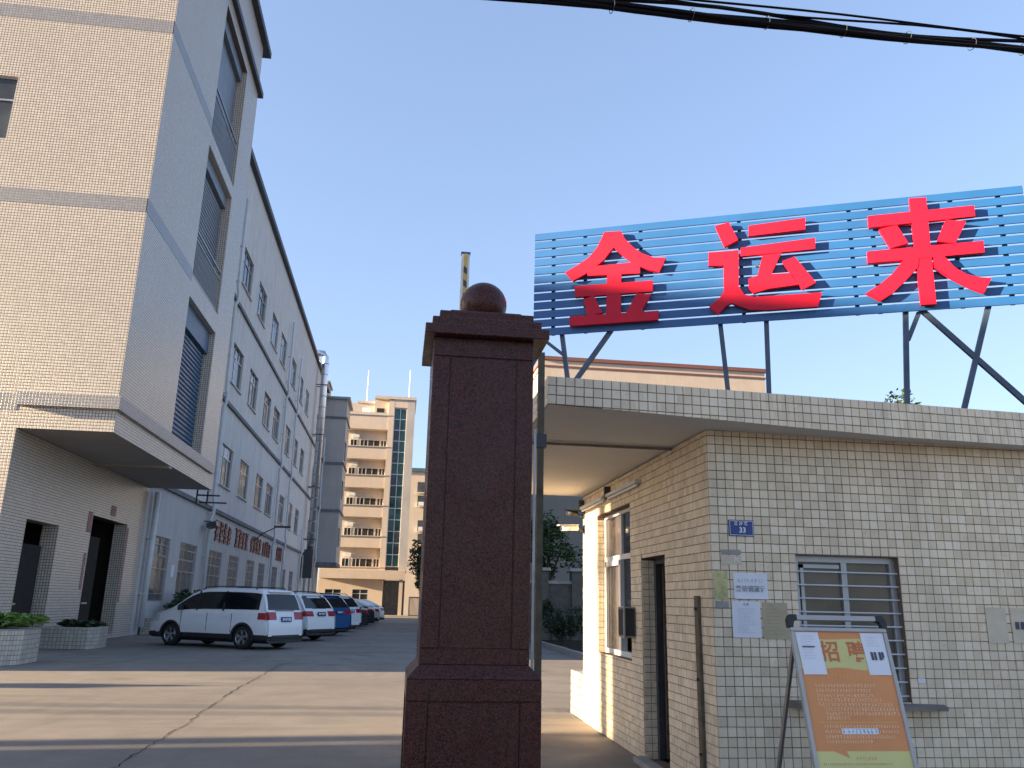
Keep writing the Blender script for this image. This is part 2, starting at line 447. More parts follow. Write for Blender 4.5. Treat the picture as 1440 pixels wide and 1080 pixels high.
# ground floor wall under the overhang with two tall doorways
D1 = (23.18, 25.32, .12, 3.36); D2 = (27.86, 31.3, .12, 3.91)
mb = wall_open(MB(), YF, YT, 0, 5.5, [D1, D2], mpX(XL), .45)
mb.build('door_wall', 'cream_tile', fac)
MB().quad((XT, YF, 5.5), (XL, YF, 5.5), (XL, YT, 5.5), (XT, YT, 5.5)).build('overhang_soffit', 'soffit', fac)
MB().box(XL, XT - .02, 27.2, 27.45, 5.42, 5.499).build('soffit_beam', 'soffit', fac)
# bands of grey tile
for z0, z1 in ((11.70, 12.12), (17.47, 17.89)):
    MB().box(-30, XT, YF - .006, YF + .02, z0, z1).build('band', 'grey_tile', fac)
    MB().box(XT - .02, XT + .006, YF - .006, 26.85, z0, z1).build('band', 'grey_tile', fac)
MB().box(-30, -9.85, YF - .006, YF + .02, 5.95, 6.4).build('band', 'grey_tile', fac)
MB().box(-9.84, XT + .1, YF - .14, YF + .02, 6.08, 6.43).build('ledge', 'grey_tile', fac)
MB().box(XT - .02, XT + .1, YF + .02, 32.9, 6.08, 6.43).build('ledge', 'grey_tile', fac)
MB().box(XT - .3, XT + .18, YF - .1, 33.6, 23.3, 23.55).build('cornice', 'coping', fac)
MB().box(-30, XT + .25, YF - .2, 34.0, TOP, TOP + .28).build('coping', 'coping', fac)
MB().quad((-30, YF, TOP - .02), (XT, YF, TOP - .02), (XT, YT, TOP - .02), (-30, YT, TOP - .02)).build('tower_roof', 'plaster_band', fac)
# front windows
for (a, b, c, d) in wins_front:
    f = MB(); Y = YF + .10
    for z in (c, c + (d-c)*.62, d - .05): f.box(a, b, Y - .03, Y + .03, z, z + .05)
    for x in (a, (a+b)/2 - .025, b - .05): f.box(x, x + .05, Y - .028, Y + .028, c + .05, d - .05)
    w = f.build('window', 'frame_alu', fac)
    for i in (0, 1):
        x0 = a + .05 if i == 0 else (a+b)/2 + .025; x1 = (a+b)/2 - .025 if i == 0 else b - .05
        zs = c + (d-c)*.62
        MB().quad((x0, Y, c+.05), (x1, Y, c+.05), (x1, Y, zs), (x0, Y, zs)).build('pane', 'glass_office', w)
        MB().quad((x0, Y, zs+.05), (x1, Y, zs+.05), (x1, Y, d-.05), (x0, Y, d-.05)).build('pane', 'glass_office', w)
# roller shutters in the loading openings
for i, (a, b, c, d) in enumerate(OPS):
    xs_ = XT - .36
    mat = ('shutter_blue', 'shutter_grey', 'shutter_grey')[i]
    box_h = .85 if i == 0 else .5
    sh = MB().box(xs_ - .05, xs_ - .02, a, b, c, d).build('shutter', mat, fac)
    pitch = .16 if i < 2 else 3
    nsl = int((d - box_h - c)/pitch)
    sm = MB().prism([(xs_ - .02, a, 0), (xs_ + .028, a, pitch*.25), (xs_ + .028, a, pitch*.7), (xs_ - .02, a, pitch*.92)], (0, b - a, 0)).mesh('slat', mat)
    for k in range(nsl):
        link('slat', sm, sh, loc=(0, 0, c + k*pitch))
    MB().box(xs_ - .02, xs_ + .16, a, b, d - box_h, d - .002).build('shutter_housing', mat, fac)
    if i > 0:      # railings of upper openings
        zt = 13.7 if i == 1 else 19.43
        rl = MB(); xr = XT - .1
        rl.box(xr - .03, xr + .03, a, b, zt - .05, zt); rl.box(xr - .03, xr + .03, a, b, zt - .35, zt - .31); rl.box(xr - .03, xr + .03, a, b, c + .12, c + .16)
        rail = rl.build('railing', 'frame_alu', fac)
        bmz = MB().box(xr - .013, xr + .013, -.013, .013, c + .16, zt - .35).mesh('baluster', 'frame_alu')
        nb = 26
        for k in range(1, nb): link('baluster', bmz, rail, loc=(0, a + (b-a)*k/nb, 0))
# doorways under the overhang: dark rooms behind, door leaves
for (a, b, c, d), nm in ((D1, 0), (D2, 1)):
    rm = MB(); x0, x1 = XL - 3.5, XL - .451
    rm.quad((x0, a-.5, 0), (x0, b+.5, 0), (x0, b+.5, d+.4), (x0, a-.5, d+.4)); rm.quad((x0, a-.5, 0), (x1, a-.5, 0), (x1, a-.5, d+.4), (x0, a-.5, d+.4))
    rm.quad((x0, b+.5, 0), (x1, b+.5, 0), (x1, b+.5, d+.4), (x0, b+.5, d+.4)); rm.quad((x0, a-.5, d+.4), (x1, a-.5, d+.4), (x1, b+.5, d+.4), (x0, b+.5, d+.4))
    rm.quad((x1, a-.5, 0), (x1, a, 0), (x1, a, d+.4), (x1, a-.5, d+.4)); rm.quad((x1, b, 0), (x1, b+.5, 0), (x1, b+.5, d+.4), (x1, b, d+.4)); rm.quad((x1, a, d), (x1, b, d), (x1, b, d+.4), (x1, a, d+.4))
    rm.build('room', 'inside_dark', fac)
    dr = MB().box(XL - .40, XL - .34, a + .02, a + (b-a)*(.95 if nm == 0 else .55), c, d - .6).build('door', 'inside_dark', fac)
    MB().box(XL - .335, XL - .30, a + (b-a)*.28, a + (b-a)*.42, 1.15, 1.20).build('handle', 'steel_bright', dr)
# long wing ------------------------------------------------------------
COLS = [(45.05, 48.0), (50.3, 53.3), (56.1, 59.0), (60.6, 63.6), (67.3, 70.2), (73.0, 75.6), (77.9, 80.7), (89.2, 91.5), (94.0, 96.2)]
ROWS = [(7.30, 9.50), (12.95, 15.22), (18.80, 21.02)]
GC = [(34.1, 37.2), (38.95, 42.1), (44.8, 48.0), (50.0, 53.0), (55.8, 58.7), (60.5, 63.3), (66.9, 69.8), (72.6, 74.9), (77.5, 80.2), (89.2, 91.4), (94, 96.1)]
YE = 98.3
ops = [(a, b, c, d) for (c, d) in ROWS for (a, b) in COLS]
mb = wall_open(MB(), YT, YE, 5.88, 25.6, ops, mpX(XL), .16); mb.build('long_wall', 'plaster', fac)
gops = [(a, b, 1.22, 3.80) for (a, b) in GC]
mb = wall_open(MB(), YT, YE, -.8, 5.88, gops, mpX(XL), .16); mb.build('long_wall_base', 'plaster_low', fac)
for z in (5.72, 11.55, 17.25):
    MB().box(XL, XL + .13, YT, YE, z, z + .20).build('string_course', 'plaster_band', fac)
MB().box(XL - .6, XL + .28, YT, YE, 25.6, 25.95).build('eave', 'coping', fac)
MB().quad((XL, YT, 25.58), (-20, YT, 25.58), (-20, 104.5, 25.58), (XL, 104.5, 25.58)).build('wing_roof', 'plaster_band', fac)
MB().quad((-20, YT, -.8), (-20, 104.5, -.8), (-20, 104.5, 25.6), (-20, YT, 25.6)).build('rear_wall', 'plaster', fac)
FR, PN = {}, {}
def window_at(parent, a, b, c, d, X, key, frame='frame_alu', glass='glass_office', bars=False):
    w, h = b - a, d - c
    zt = h*.70; k = (key, round(w, 1), round(h, 1), bars); w = round(w, 1); h = round(h, 1)
    if k not in FR:
        f = MB(); t_ = .06
        for z in (0, zt, h - t_): f.box(-.03, .03, 0, w, z, z + t_)
        for y in (0, w/3 - t_/2, 2*w/3 - t_/2, w - t_): f.box(-.028, .028, y, y + t_, t_, h - t_)
        if bars:
            for i in range(1, int(w/.16)): f.box(.09, .105, i*.16, i*.16 + .016, .02, h - .02)
            for z in (.3, h*.5, h - .35): f.box(.085, .11, .01, w - .01, z, z + .02)
        FR[k] = f.mesh('window', frame)
        PN[k] = [MB().quad((0, y0, z0), (0, y0 + w/3 - t_, z0), (0, y0 + w/3 - t_, z1), (0, y0, z1)).mesh('pane', glass)
                 for y0 in (t_/2, w/3 + t_/2, 2*w/3 + t_/2) for z0, z1 in ((t_, zt), (zt + t_, h - t_))]
    o = link('window', FR[k], parent, local=False, loc=(X - .12, a + (b-a-w)/2, c))
    for pm in PN[k]:
        p = bpy.data.objects.new('pane', pm); COL.objects.link(p); p.parent = o; p.rotation_euler = (0, 0, random.uniform(-.012, .012))
    return o
for (a, b, c, d) in ops: window_at(fac, a, b, c, d, XL, 'up')
for (a, b, c, d) in gops: window_at(fac, a, b, c, d, XL, 'low', bars=True)
# small sloped sills under upper windows
sm = MB().box(XL, XL + .10, 0, 3.1, -.06, 0).mesh('sill', 'plaster')
for (a, b, c, d) in ops: link('sill', sm, fac, loc=(0, a - .05, c))
# drain pipes
def drain(y, z0, z1, r=.09):
    mbp = MB(); x = XL + .22
    zz = [z1] + [z for z in (17.35, 11.65, 5.82) if z0 < z < z1]
    pts = [(x, y, z1)]
    for zc in (17.35, 11.65, 5.82):
        if z0 < zc < z1: pts += [(x, y, zc + .5), (x + .06, y + .03, zc + .25), (x + .06, y + .03, zc - .3), (x - .04, y, zc - .55)]
    pts += [(x, y, z0)]
    mbp.path(pts, r, 8)
    o = mbp.build('drain_pipe', 'pvc_white', fac, smooth=True)
    for z in [z0 + 1.2 + k*2.1 for k in range(int((z1 - z0)/2.1))]:
        MB().box(XL, x + r*.6, y - r*1.1, y + r*1.1, z, z + .05).build('bracket', 'pvc_white', o)
drain(43.4, .15, 23.2); drain(33.75, .3, 5.4, .12); drain(64.9, .15, 23.2); drain(71.2, .15, 22.0, .08); drain(83.2, .15, 8.0); drain(97.6, -.4, 20.0)
# big silver exhaust duct that bends over the eave
mbd = MB(); yd = 86.2
pts = [(XL + .75, yd, 6.2), (XL + .75, yd, 25.9), (XL + .68, yd, 26.6), (XL + .42, yd, 27.0), (XL + .0, yd, 27.05), (XL - 1.2, yd, 26.9)]
mbd.path(pts, .36, 12)
duct = mbd.build('exhaust_duct', 'steel_bright', fac, smooth=True)
for k in range(17):
    z = 6.6 + k*1.2
    MB().lathe([(.365, 0), (.39, .02), (.39, .07), (.365, .09)], (XL + .75, yd, z), n=12).build('duct_seam', 'steel_worn', duct)
for z in (7.2, 12.5, 18.0, 23.4):
    MB().box(XL, XL + 1.2, yd - .5, yd - .42, z, z + .08).box(XL, XL + 1.2, yd + .42, yd + .5, z, z + .08).build('duct_bracket', 'dark_metal', duct)
MB().box(XL + .05, XL + .9, yd - 1.1, yd - .5, 3.2, 26).build('duct_backboard', 'dark_metal', fac) if False else None
MB().box(XL + .25, XL + 1.15, yd - .7, yd + .7, 3.4, 6.2).build('fan_housing', 'dark_metal', duct)
# far stair tower of the same block
XA = -7.30; YB = 104.3
mb = MB()
mb.quad((XL, YE, 5.1), (XA, YE, 5.1), (XA, YE, 24.9), (XL, YE, 24.9))
wall_open(mb, YE, YB, 5.1, 24.9, [(98.9, 101.6, 7.4, 9.6), (98.9, 101.6, 13, 15.2), (98.9, 101.6, 17.6, 20.0)], mpX(XA), .2)
mb.quad((XA, YE, 5.1), (XL, YE, 5.1), (XL, YB, 5.1), (XA, YB, 5.1))
mb.quad((XA, YB, 5.1), (XL, YB, 5.1), (XL, YB, 24.9), (XA, YB, 24.9))
mb.quad((XL, YE, -.8), (XL, YB, -.8), (XL, YB, 5.1), (XL, YE, 5.1)); mb.quad((XL, YB, -.8), (-20, YB, -.8), (-20, YB, 25.6), (XL, YB, 25.6))
mb.build('far_stair_wall', 'grey_brown', fac)
for z in (7.4, 13, 17.6): MB().quad((XA - .19, 98.9, z), (XA - .19, 101.6, z), (XA - .19, 101.6, z + 2.4), (XA - .19, 98.9, z + 2.4)).build('far_window', 'glass_office', fac)
for z0, z1 in ((5.05, 5.5), (11.3, 11.6), (16.9, 17.2), (22.5, 22.75)):
    MB().box(XL, XA + .12, YE - .12, YB, z0, z1).build('far_band', 'plaster_band', fac)
MB().box(XL - 1, XA + .35, YE - .35, YB + .2, 24.9, 25.2).build('far_coping', 'frame_green', fac)
MB().box(-12.5, -9.9, 100, 104, 25.2, 27.4).build('roof_hut', 'grey_brown', fac)
MB().box(-12.7, -9.7, 99.8, 104.2, 27.4, 27.6).build('hut_roof', 'frame_green', fac)
# lettering on the wing
lt = thing('wall_lettering', 'row of dark red raised characters along the grey factory wing above barred windows', 'lettering', (XL, 48, 4.3))
rnd = random.Random(11)
groups = [(45.4, 4, 1.12), (51.0, 4, 1.12), (56.3, 4, 1.12), (61.2, 4, .95), (68.2, 4, .80)]
for (y0, cnt, w) in groups:
    for k in range(cnt):
        g = MB(); a = y0 + k*w; ww = w*.80; z0, h = 4.32, 1.12
        x0, x1 = XL + .012, XL + .07
        st = rnd.randrange(4)
        for q in range(rnd.choice((3, 3, 4))):
            zz = z0 + h*(.05 + .27*q + rnd.uniform(-.02, .03)); l = rnd.uniform(0, .2)*ww
            g.box(x0, x1, a + l, a + ww - rnd.uniform(0, .2)*ww, zz, zz + h*.11)
        for q in range(2):
            yy = a + ww*(.22 + .42*q + rnd.uniform(-.08, .08))
            g.box(x0 + .002, x1 + .002, yy, yy + ww*.17, z0 + rnd.uniform(0, .3)*h, z0 + h*rnd.uniform(.8, 1))
        g.prism([(x1 + .004, a + ww*.1, z0), (x1 + .004, a + ww*.28, z0), (x1 + .004, a + ww*.62, z0 + h*.55), (x1 + .004, a + ww*.45, z0 + h*.55)], (-.05, 0, 0))
        g.build('character', 'letter_red', lt)
# street-lamp arms / cameras on the wing
ln = thing('wall_lamp', 'thin dark lamp arm sticking out above the red lettering on the factory wing', 'lamp', (XL, 57.2, 5.4))
MB().path([(XL, 57.4, 5.1), (XL + .7, 56.8, 5.6), (XL + 1.5, 56.4, 5.95)], .035, 6).build('arm', 'dark_metal', ln)
MB().box(XL + 1.45, XL + 2.5, 56.2, 56.5, 5.95, 6.07).build('lamp_head', 'dark_metal', ln)
fl = thing('flood_light', 'small dark floodlight fixed to the white drainpipe beside the red lettering', 'lamp', (XL, 43, 4.9))
MB().box(XL + .02, XL + .35, 42.75, 42.81, 5.05, 5.11).build('arm', 'dark_metal', fl)
MB().add([(XL + .3, 42.2, 4.72), (XL + .75, 42.2, 4.85), (XL + .75, 43.1, 4.85), (XL + .3, 43.1, 4.72), (XL + .25, 42.2, 4.95), (XL + .7, 42.2, 5.08), (XL + .7, 43.1, 5.08), (XL + .25, 43.1, 4.95)],
         [(0,3,2,1),(4,5,6,7),(0,1,5,4),(1,2,6,5),(2,3,7,6),(3,0,4,7)]).build('lamp_head', 'dark_metal', fl)
br = thing('wall_bracket', 'black angled cable bracket on the factory wall under the overhang corner', 'bracket', (XT, 33.4, 5.3))
MB().box(XT - .6, XT + .3, 33.45, 33.5, 5.28, 5.34).box(XT - .6, XT - .54, 33.45, 33.5, 5.0, 5.7).box(XT - .2, XT - .14, 33.45, 33.5, 4.95, 5.5).box(XT - .5, XT + .55, 33.62, 33.67, 5.02, 5.08).build('angle_bar', 'dark_metal', br)
nb = thing('notice_card', 'small white notice card fixed between two barred factory windows', 'notice', (XL, 38, 2.3))
MB().box(XL + .004, XL + .02, 37.85, 38.25, 2.25, 2.75).build('card', 'paper', nb)
# pink paper strips round the door (old couplets)
pk = thing('door_paper', 'torn faded pink paper strips pasted round the dark factory doorway', 'paper', (XL, 29.6, 3.9))
MB().box(XL + .004, XL + .012, 27.45, 27.8, 3.35, 4.0).build('strip', 'pink_paper', pk)
MB().box(XL + .004, XL + .012, 29.4, 29.9, 4.05, 4.4).build('strip', 'pink_paper', pk)
MB().box(XL + .004, XL + .012, 31.35, 31.5, 1.2, 3.8).build('strip', 'pink_paper', pk)
MB().box(XL + .004, XL + .012, 27.55, 27.75, 1.6, 2.7).build('strip', 'pink_paper', pk)

# ---------------------------------------------------------------- planters and plants
def leaves(mb, c, rad, nleaf, size, rnd, clumps=12, shell=.5, flat=.5):
    c = Vector(c); cl = []
    for _ in range(clumps):
        while True:
            p = Vector((rnd.uniform(-1, 1), rnd.uniform(-1, 1), rnd.uniform(-1, 1)))
            if p.length <= 1 and p.length > shell*rnd.random(): break
        cl.append((p*.82, rnd.uniform(.18, .42)))
    for _ in range(nleaf):
        p, r = cl[rnd.randrange(clumps)]
        d = Vector((rnd.gauss(0, 1), rnd.gauss(0, 1), rnd.gauss(0, 1))).normalized()*r*rnd.random()**.4
        q = p + d
        q = Vector((q.x*rad[0], q.y*rad[1], q.z*rad[2])) + c
        a = Vector((rnd.gauss(0, 1), rnd.gauss(0, 1), rnd.gauss(0, flat))).normalized(); b = a.orthogonal().normalized()
        b = (Matrix.Rotation(rnd.uniform(0, 6.28), 3, a) @ b)
        L = size*rnd.uniform(.6, 1.4)
        n_ = a.cross(b)*L*.12
        mb.add([q - a*L, q + b*L*.42 + n_, q + a*L, q - b*L*.42 + n_], [(0, 1, 2), (0, 2, 3)])
    return mb
def tree(name, label, base, h, crown_c, crown_r, nleaf, leaf, mat, seed, cat='tree', group=None, trunk_r=.14, clumps=22):
    rnd = random.Random(seed); t = thing(name, label, cat, base, group=group)
    b = Vector(base); cc = Vector(crown_c)
    mbt = MB().path([b, b.lerp(cc, .35) + Vector((rnd.uniform(-.1, .1), rnd.uniform(-.1, .1), 0)), b.lerp(cc, .75), cc], [trunk_r, trunk_r*.8, trunk_r*.6, trunk_r*.25], 8)
    for k in range(9):
        s_ = b.lerp(cc, rnd.uniform(.45, .95)); w = rnd.uniform(0, 6.28)
        e = cc + Vector((math.cos(w)*crown_r[0]*rnd.uniform(.4, .8), math.sin(w)*crown_r[1]*rnd.uniform(.4, .8), crown_r[2]*rnd.uniform(-.3, .8)))
        mbt.path([s_, s_.lerp(e, .5) + Vector((0, 0, .12)), e], [trunk_r*.4, trunk_r*.25, trunk_r*.08], 5)
    mbt.build('trunk', 'bark', t, smooth=True)
    leaves(MB(), cc, crown_r, nleaf, leaf, rnd, clumps).build('crown', mat, t)
    return t
def planter(poly, h, label, seed, plant_label, leafmat, dens, ph):
    p = thing('tiled_planter', label, 'planter', (sum(q[0] for q in poly)/len(poly), sum(q[1] for q in poly)/len(poly), 0))
    c = Vector((p.location.x, p.location.y, 0))
    inner = [tuple(c.lerp(Vector((q[0], q[1], 0)), .84)) for q in poly]
    mb = MB(); n = len(poly)
    vs = [(q[0], q[1], 0) for q in poly] + [(q[0], q[1], h) for q in poly] + [(q[0], q[1], h) for q in inner] + [(q[0], q[1], h - .08) for q in inner]
    fs = []
    for i in range(n):
        j = (i+1) % n
        fs += [(i, j, n+j, n+i), (n+i, n+j, 2*n+j, 2*n+i), (2*n+i, 2*n+j, 3*n+j, 3*n+i)]
    mb.add(vs, fs); mb.build('tub', 'planter_tile', p)
    MB().add([(q[0], q[1], h - .08) for q in inner], [tuple(range(n))]).build('earth', 'soil', p)
    pl = thing('bedding_plant', plant_label, 'plant', (c.x, c.y, h - .08))
    rnd = random.Random(seed); mbp = MB()
    xs_ = [q[0] for q in poly]; ys_ = [q[1] for q in poly]
    rx, ry = (max(xs_) - min(xs_))/2*.85, (max(ys_) - min(ys_))/2*.85
    leaves(mbp, (c.x, c.y, h + ph*.35), (rx, ry, ph*.6), dens, .085, rnd, 26, 0, .3)
    mbp.build('foliage', leafmat, pl)
    MB().path([(c.x, c.y, h - .1), (c.x + .03, c.y, h + ph*.5)], .012, 5).build('stem', 'bark', pl)
hp = .78
planter([(-12.5, 18.6), (-8.15, 18.8), (-7.8, 19.3), (-7.85, 20.3), (-9.7, 20.9), (-12.5, 20.9)], .72, 'cream tiled planter box with bright green leaves at the tower corner', 5, 'bright green leafy bedding in the planter at the tower corner', 'leaf_bright', 2600, .42)
planter([(-9.7, 24.8), (-8.35, 24.7), (-8.2, 25.2), (-8.25, 26.0), (-9.7, 26.1)], .58, 'cream tiled planter box with low dark plants between the two doorways', 6, 'low dark bedding plants in the planter between the doorways', 'leaf_dark', 900, .2)
planter([(-9.7, 34.2), (-8.3, 34.2), (-8.1, 34.8), (-8.1, 44.5), (-9.7, 44.5)], .62, 'long cream tiled planter along the factory wing behind the white van', 8, 'dark shrubs growing in the long planter behind the white van', 'leaf_dark', 2600, 1.3)

# ================================================================== CARS
def make_car(name, label, cat, loc, heading, P, group='cars parked beside the factory wing'):
    """P: L, W, H, wb, wr, prof [(y,z)] rear to front, belt, roofw, glass fractions, colours"""
    L, W, wb, wr = P['L'], P['W'], P['wb'], P['wr']
    root = thing(name, label, cat, loc, heading, group)
    prof = P['prof']
    # resample the outline by arc length
    pts = [Vector((p[0], p[1])) for p in prof]
    dense = []
    def cr(p0, p1, p2, p3, t):
        return .5*((2*p1) + (p2 - p0)*t + (2*p0 - 5*p1 + 4*p2 - p3)*t*t + (3*p1 - p0 - 3*p2 + p3)*t**3)
    for i in range(len(pts) - 1):
        p0 = pts[max(i-1, 0)]; p3 = pts[min(i+2, len(pts)-1)]
        nseg = max(2, int((pts[i+1] - pts[i]).length/.055))
        for k in range(nseg): dense.append(cr(p0, pts[i], pts[i+1], p3, k/nseg))
    dense.append(pts[-1])
    for i in range(1, len(dense)):
        if dense[i].x <= dense[i-1].x + .0015: dense[i].x = dense[i-1].x + .0015
    zb = P.get('clear', .24); belt0 = P['belt']
    def hw(y):
        e = max(0, (abs(y) - .30*L)/(.20*L))
        return W/2*(1 - (.13 if y > 0 else .085)*e*e)
    verts, K = [], None
    rows = []
    for p in dense:
        y, zt = p.x, p.y; w = hw(y); belt = min(belt0 + P.get('rise', .06)*(-y/L), zt - .05)
        g = max(0, min(1, (zt - belt)/(P['H'] - belt0)))
        wr_ = w*(1 - (1 - P['roofw'])*g)
        lo = min(zb, zt - .15)
        mid = lo + (belt - lo)*.42
        ring = [(0, lo), (w*.80, lo), (w*.955, lo + .04)]
        for q in range(1, 16):
            f_ = q/16; zq = lo + .04 + (belt - .02 - lo - .04)*f_
            ring.append((w*(.955 + .045*math.sin(min(1, f_*1.6)*math.pi/2) - .035*max(0, f_ - .55)/.45), zq))
        ring += [(w*.965, belt - .02), (w*.945, belt)]
        h = zt - belt
        for f_, q in ((.10, .06), (.45, .40), (.84, .86), (.94, .965)):
            ring.append((w*.945 + (wr_ - w*.945)*(q if True else f_), belt + h*f_*(.985)))
        ring += [(wr_*.88, zt - h*.008 - .004), (wr_*.5, zt - .002), (0, zt)]
        K = len(ring); rows.append((y, ring))
    full = []
    for y, ring in rows:
        rr = [(x, y, z) for x, z in ring] + [(-x, y, z) for x, z in ring[-2:0:-1]]
        full.append(rr)
    M_ = len(full[0])
    V = [Vector(v) for rr in full for v in rr]
    F = []
    for i in range(len(full) - 1):
        for k in range(M_):
            F.append((i*M_ + k, (i+1)*M_ + k, (i+1)*M_ + (k+1) % M_, i*M_ + (k+1) % M_))
    caps = [tuple(range(M_ - 1, -1, -1)), tuple((len(full)-1)*M_ + k for k in range(M_))]
    yw = (P['rear_ax'], P['rear_ax'] + wb)
    sel = {'body': [], 'cladding': [], 'side_window_l': [], 'side_window_r': [], 'rear_window': [], 'windscreen': [], 'tl_l': [], 'tl_r': [], 'hl_l': [], 'hl_r': []}
    g0, g1 = P['side_glass']
    for fi, f in enumerate(F):
        k = fi % M_; i = fi // M_
        c = sum((V[q] for q in f), Vector())/4
        kk = k if k < K - 1 else M_ - 1 - k      # mirrored ring index
        y, z = c.y, c.z
        # wheel arches
        if kk <= 17 and abs(c.x) > W*.3 and any((y - a)**2 + (z - wr)**2 < (wr + .06)**2 for a in yw): continue
        side = 'r' if c.x > 0 else 'l'
        zt = (full[i][K-1][2] + full[i+1][K-1][2])/2
        n_ = (V[f[1]] - V[f[0]]).cross(V[f[2]] - V[f[0]])
        n_ = n_.normalized() if n_.length > 0 else Vector((0, 0, 1))
        slope = (full[i+1][K-1][2] - full[i][K-1][2])/max(1e-6, full[i+1][K-1][1] - full[i][K-1][1])
        if kk in (20, 21) and g0 < y < g1 and zt - belt0 > .12: sel['side_window_' + side].append(f); continue
        if kk >= K - 3 and slope > .55 and y < 0 and P['rg'][0] < z < P['rg'][1]: sel['rear_window'].append(f); continue
        if kk >= K - 3 and slope < -.28 and y > 0 and z > belt0 + .06 and z < P['H'] - .10: sel['windscreen'].append(f); continue
        if y < P['tl'][0] and P['tl'][1] < z < P['tl'][2] and abs(c.x) > P['tl'][3]: sel['tl_' + side].append(f); continue
        if y > P['hl'][0] and P['hl'][1] < z < P['hl'][2] and abs(c.x) > P['hl'][3]: sel['hl_' + side].append(f); continue
        if (kk <= 2 or z < P['clad']): sel['cladding'].append(f); continue
        sel['body'].append(f)
    sel['cladding'] += caps
    def part(nm, faces, mat, off):
        if not faces: return None
        used = sorted({q for f in faces for q in f}); ix = {q: i for i, q in enumerate(used)}
        me = bpy.data.meshes.new(nm); me.from_pydata([tuple(V[q]) for q in used], [], [tuple(ix[q] for q in f) for f in faces]); me.update()
        if off:
            nn = [v.normal.copy() for v in me.vertices]
            cen = Vector((0, 0, .8))
            for v, q in zip(me.vertices, nn):
                if q.dot(Vector((v.co.x, v.co.y*.5, v.co.z - .8))) < 0: q = -q
                v.co += q*off
        for p in me.polygons: p.use_smooth = True
        me.materials.append(MATS[mat]); return link(nm, me, root, True)
    body = part('body', sel['body'], P['col'], 0)
    part('cladding', sel['cladding'], P.get('cladcol', 'black_plastic'), .004)
    for q in 'lr':
        part('side_window', sel['side_window_' + q], 'glass_car', .003)
        part('tail_light', sel['tl_' + q], 'lamp_red', .006)
        part('headlight', sel['hl_' + q], 'lamp_clear', .006)
    part('rear_window', sel['rear_window'], 'glass_car', .003); part('windscreen', sel['windscreen'], 'glass_car', .003)
    # pillars between side windows
    for yy in P.get('pillars', ()):
        for sx in (-1, 1):
            w = hw(yy)
            MB().bar((sx*w*.951, yy, belt0 + .03), (sx*(w*P['roofw'] + .012), yy, P['H'] - .10), .012, .07, (0, 1, 0)).build('window_pillar', 'black_plastic', root, local=True)
    # door handles, seams
    for yy in P.get('handles', (.55, -.45)):
        for sx in (-1, 1):
            w = hw(yy)*.99
            MB().box(sx*w - .012, sx*w + .012, yy - .10, yy + .10, belt0 - .13, belt0 - .10).build('door_handle', P['col'], root, local=True)
    for yy in P.get('seams', ()):
        for sx in (-1, 1):
            w = hw(yy)
            MB().box(sx*w*.996 - .004, sx*w*.996 + .004, yy - .006, yy + .006, .48, belt0 - .03).build('door_seam', 'black_plastic', root, local=True)
    # wheels
    for a in yw:
        for sx in (-1, 1):
            xw = sx*(hw(a) - .13)
            wheel = bpy.data.objects.new('wheel', None); COL.objects.link(wheel); wheel.parent = root; wheel.location = (xw, a, wr)
            s_ = sx
            MB().lathe([(wr*.62, .11*s_), (wr*.90, .118*s_), (wr*.985, .09*s_), (wr, .04*s_), (wr, -.06*s_), (wr*.95, -.11*s_), (wr*.5, -.11*s_)], (0, 0, 0), 'X', 28).build('tyre', 'black_rubber', wheel, True, True)
            rm = MB().lathe([(wr*.64, .112*s_), (wr*.60, .095*s_), (wr*.58, .02*s_), (.001, .015*s_)], (0, 0, 0), 'X', 28)
            rim = rm.build('rim', 'dark_metal', wheel, True, True)
            sp_ = MB()
            for q in range(5):
                w0 = 2*math.pi*q/5 + .3
                for dw in (-.16, .16):
                    p0 = Vector((.075*s_, math.cos(w0)*.04, math.sin(w0)*.04)); p1 = Vector((.10*s_, math.cos(w0 + dw)*wr*.60, math.sin(w0 + dw)*wr*.60))
                    sp_.bar(p0, p1, .035, .03, (1, 0, 0))
            sp_.lathe([(.001, .10*s_), (.055, .10*s_), (.06, .07*s_)], (0, 0, 0), 'X', 14)
            sp_.lathe([(wr*.61, .10*s_), (wr*.645, .118*s_), (wr*.66, .112*s_)], (0, 0, 0), 'X', 28)
            sp_.build('spokes', 'rim_alloy', wheel, local=True)
            # arch lip and inner liner
            xo = sx*(hw(a) + .006)
            ar = MB(); nA = 18; r1, r2 = wr + .03, wr + .095
            for q in range(nA):
                t0, t1 = math.pi*(q/nA)*1.12 - .19, math.pi*((q+1)/nA)*1.12 - .19
                o_ = [(xo, a + math.cos(t)*r_, wr + math.sin(t)*r_) for t in (t0, t1) for r_ in (r1, r2)]
                ar.quad(o_[0], o_[1], o_[3], o_[2])
                i_ = [(x_, a + math.cos(t)*r1, wr + math.sin(t)*r1) for t in (t0, t1) for x_ in (xo, sx*(W/2 - .38))]
                ar.quad(i_[0], i_[1], i_[3], i_[2])
                e_ = [(x_, a + math.cos(t)*r2, wr + math.sin(t)*r2) for t in (t0, t1) for x_ in (xo, sx*(hw(a)*.93))]
                ar.quad(e_[0], e_[1], e_[3], e_[2])
            ar.build('wheel_arch', 'black_plastic' if P.get('blackarch', True) else P['col'], root, local=True)
    MB().box(-W/2 + .35, W/2 - .35, -L/2 + .25, L/2 - .3, .17, zb + .02).build('underbody', 'black_plastic', root, local=True)
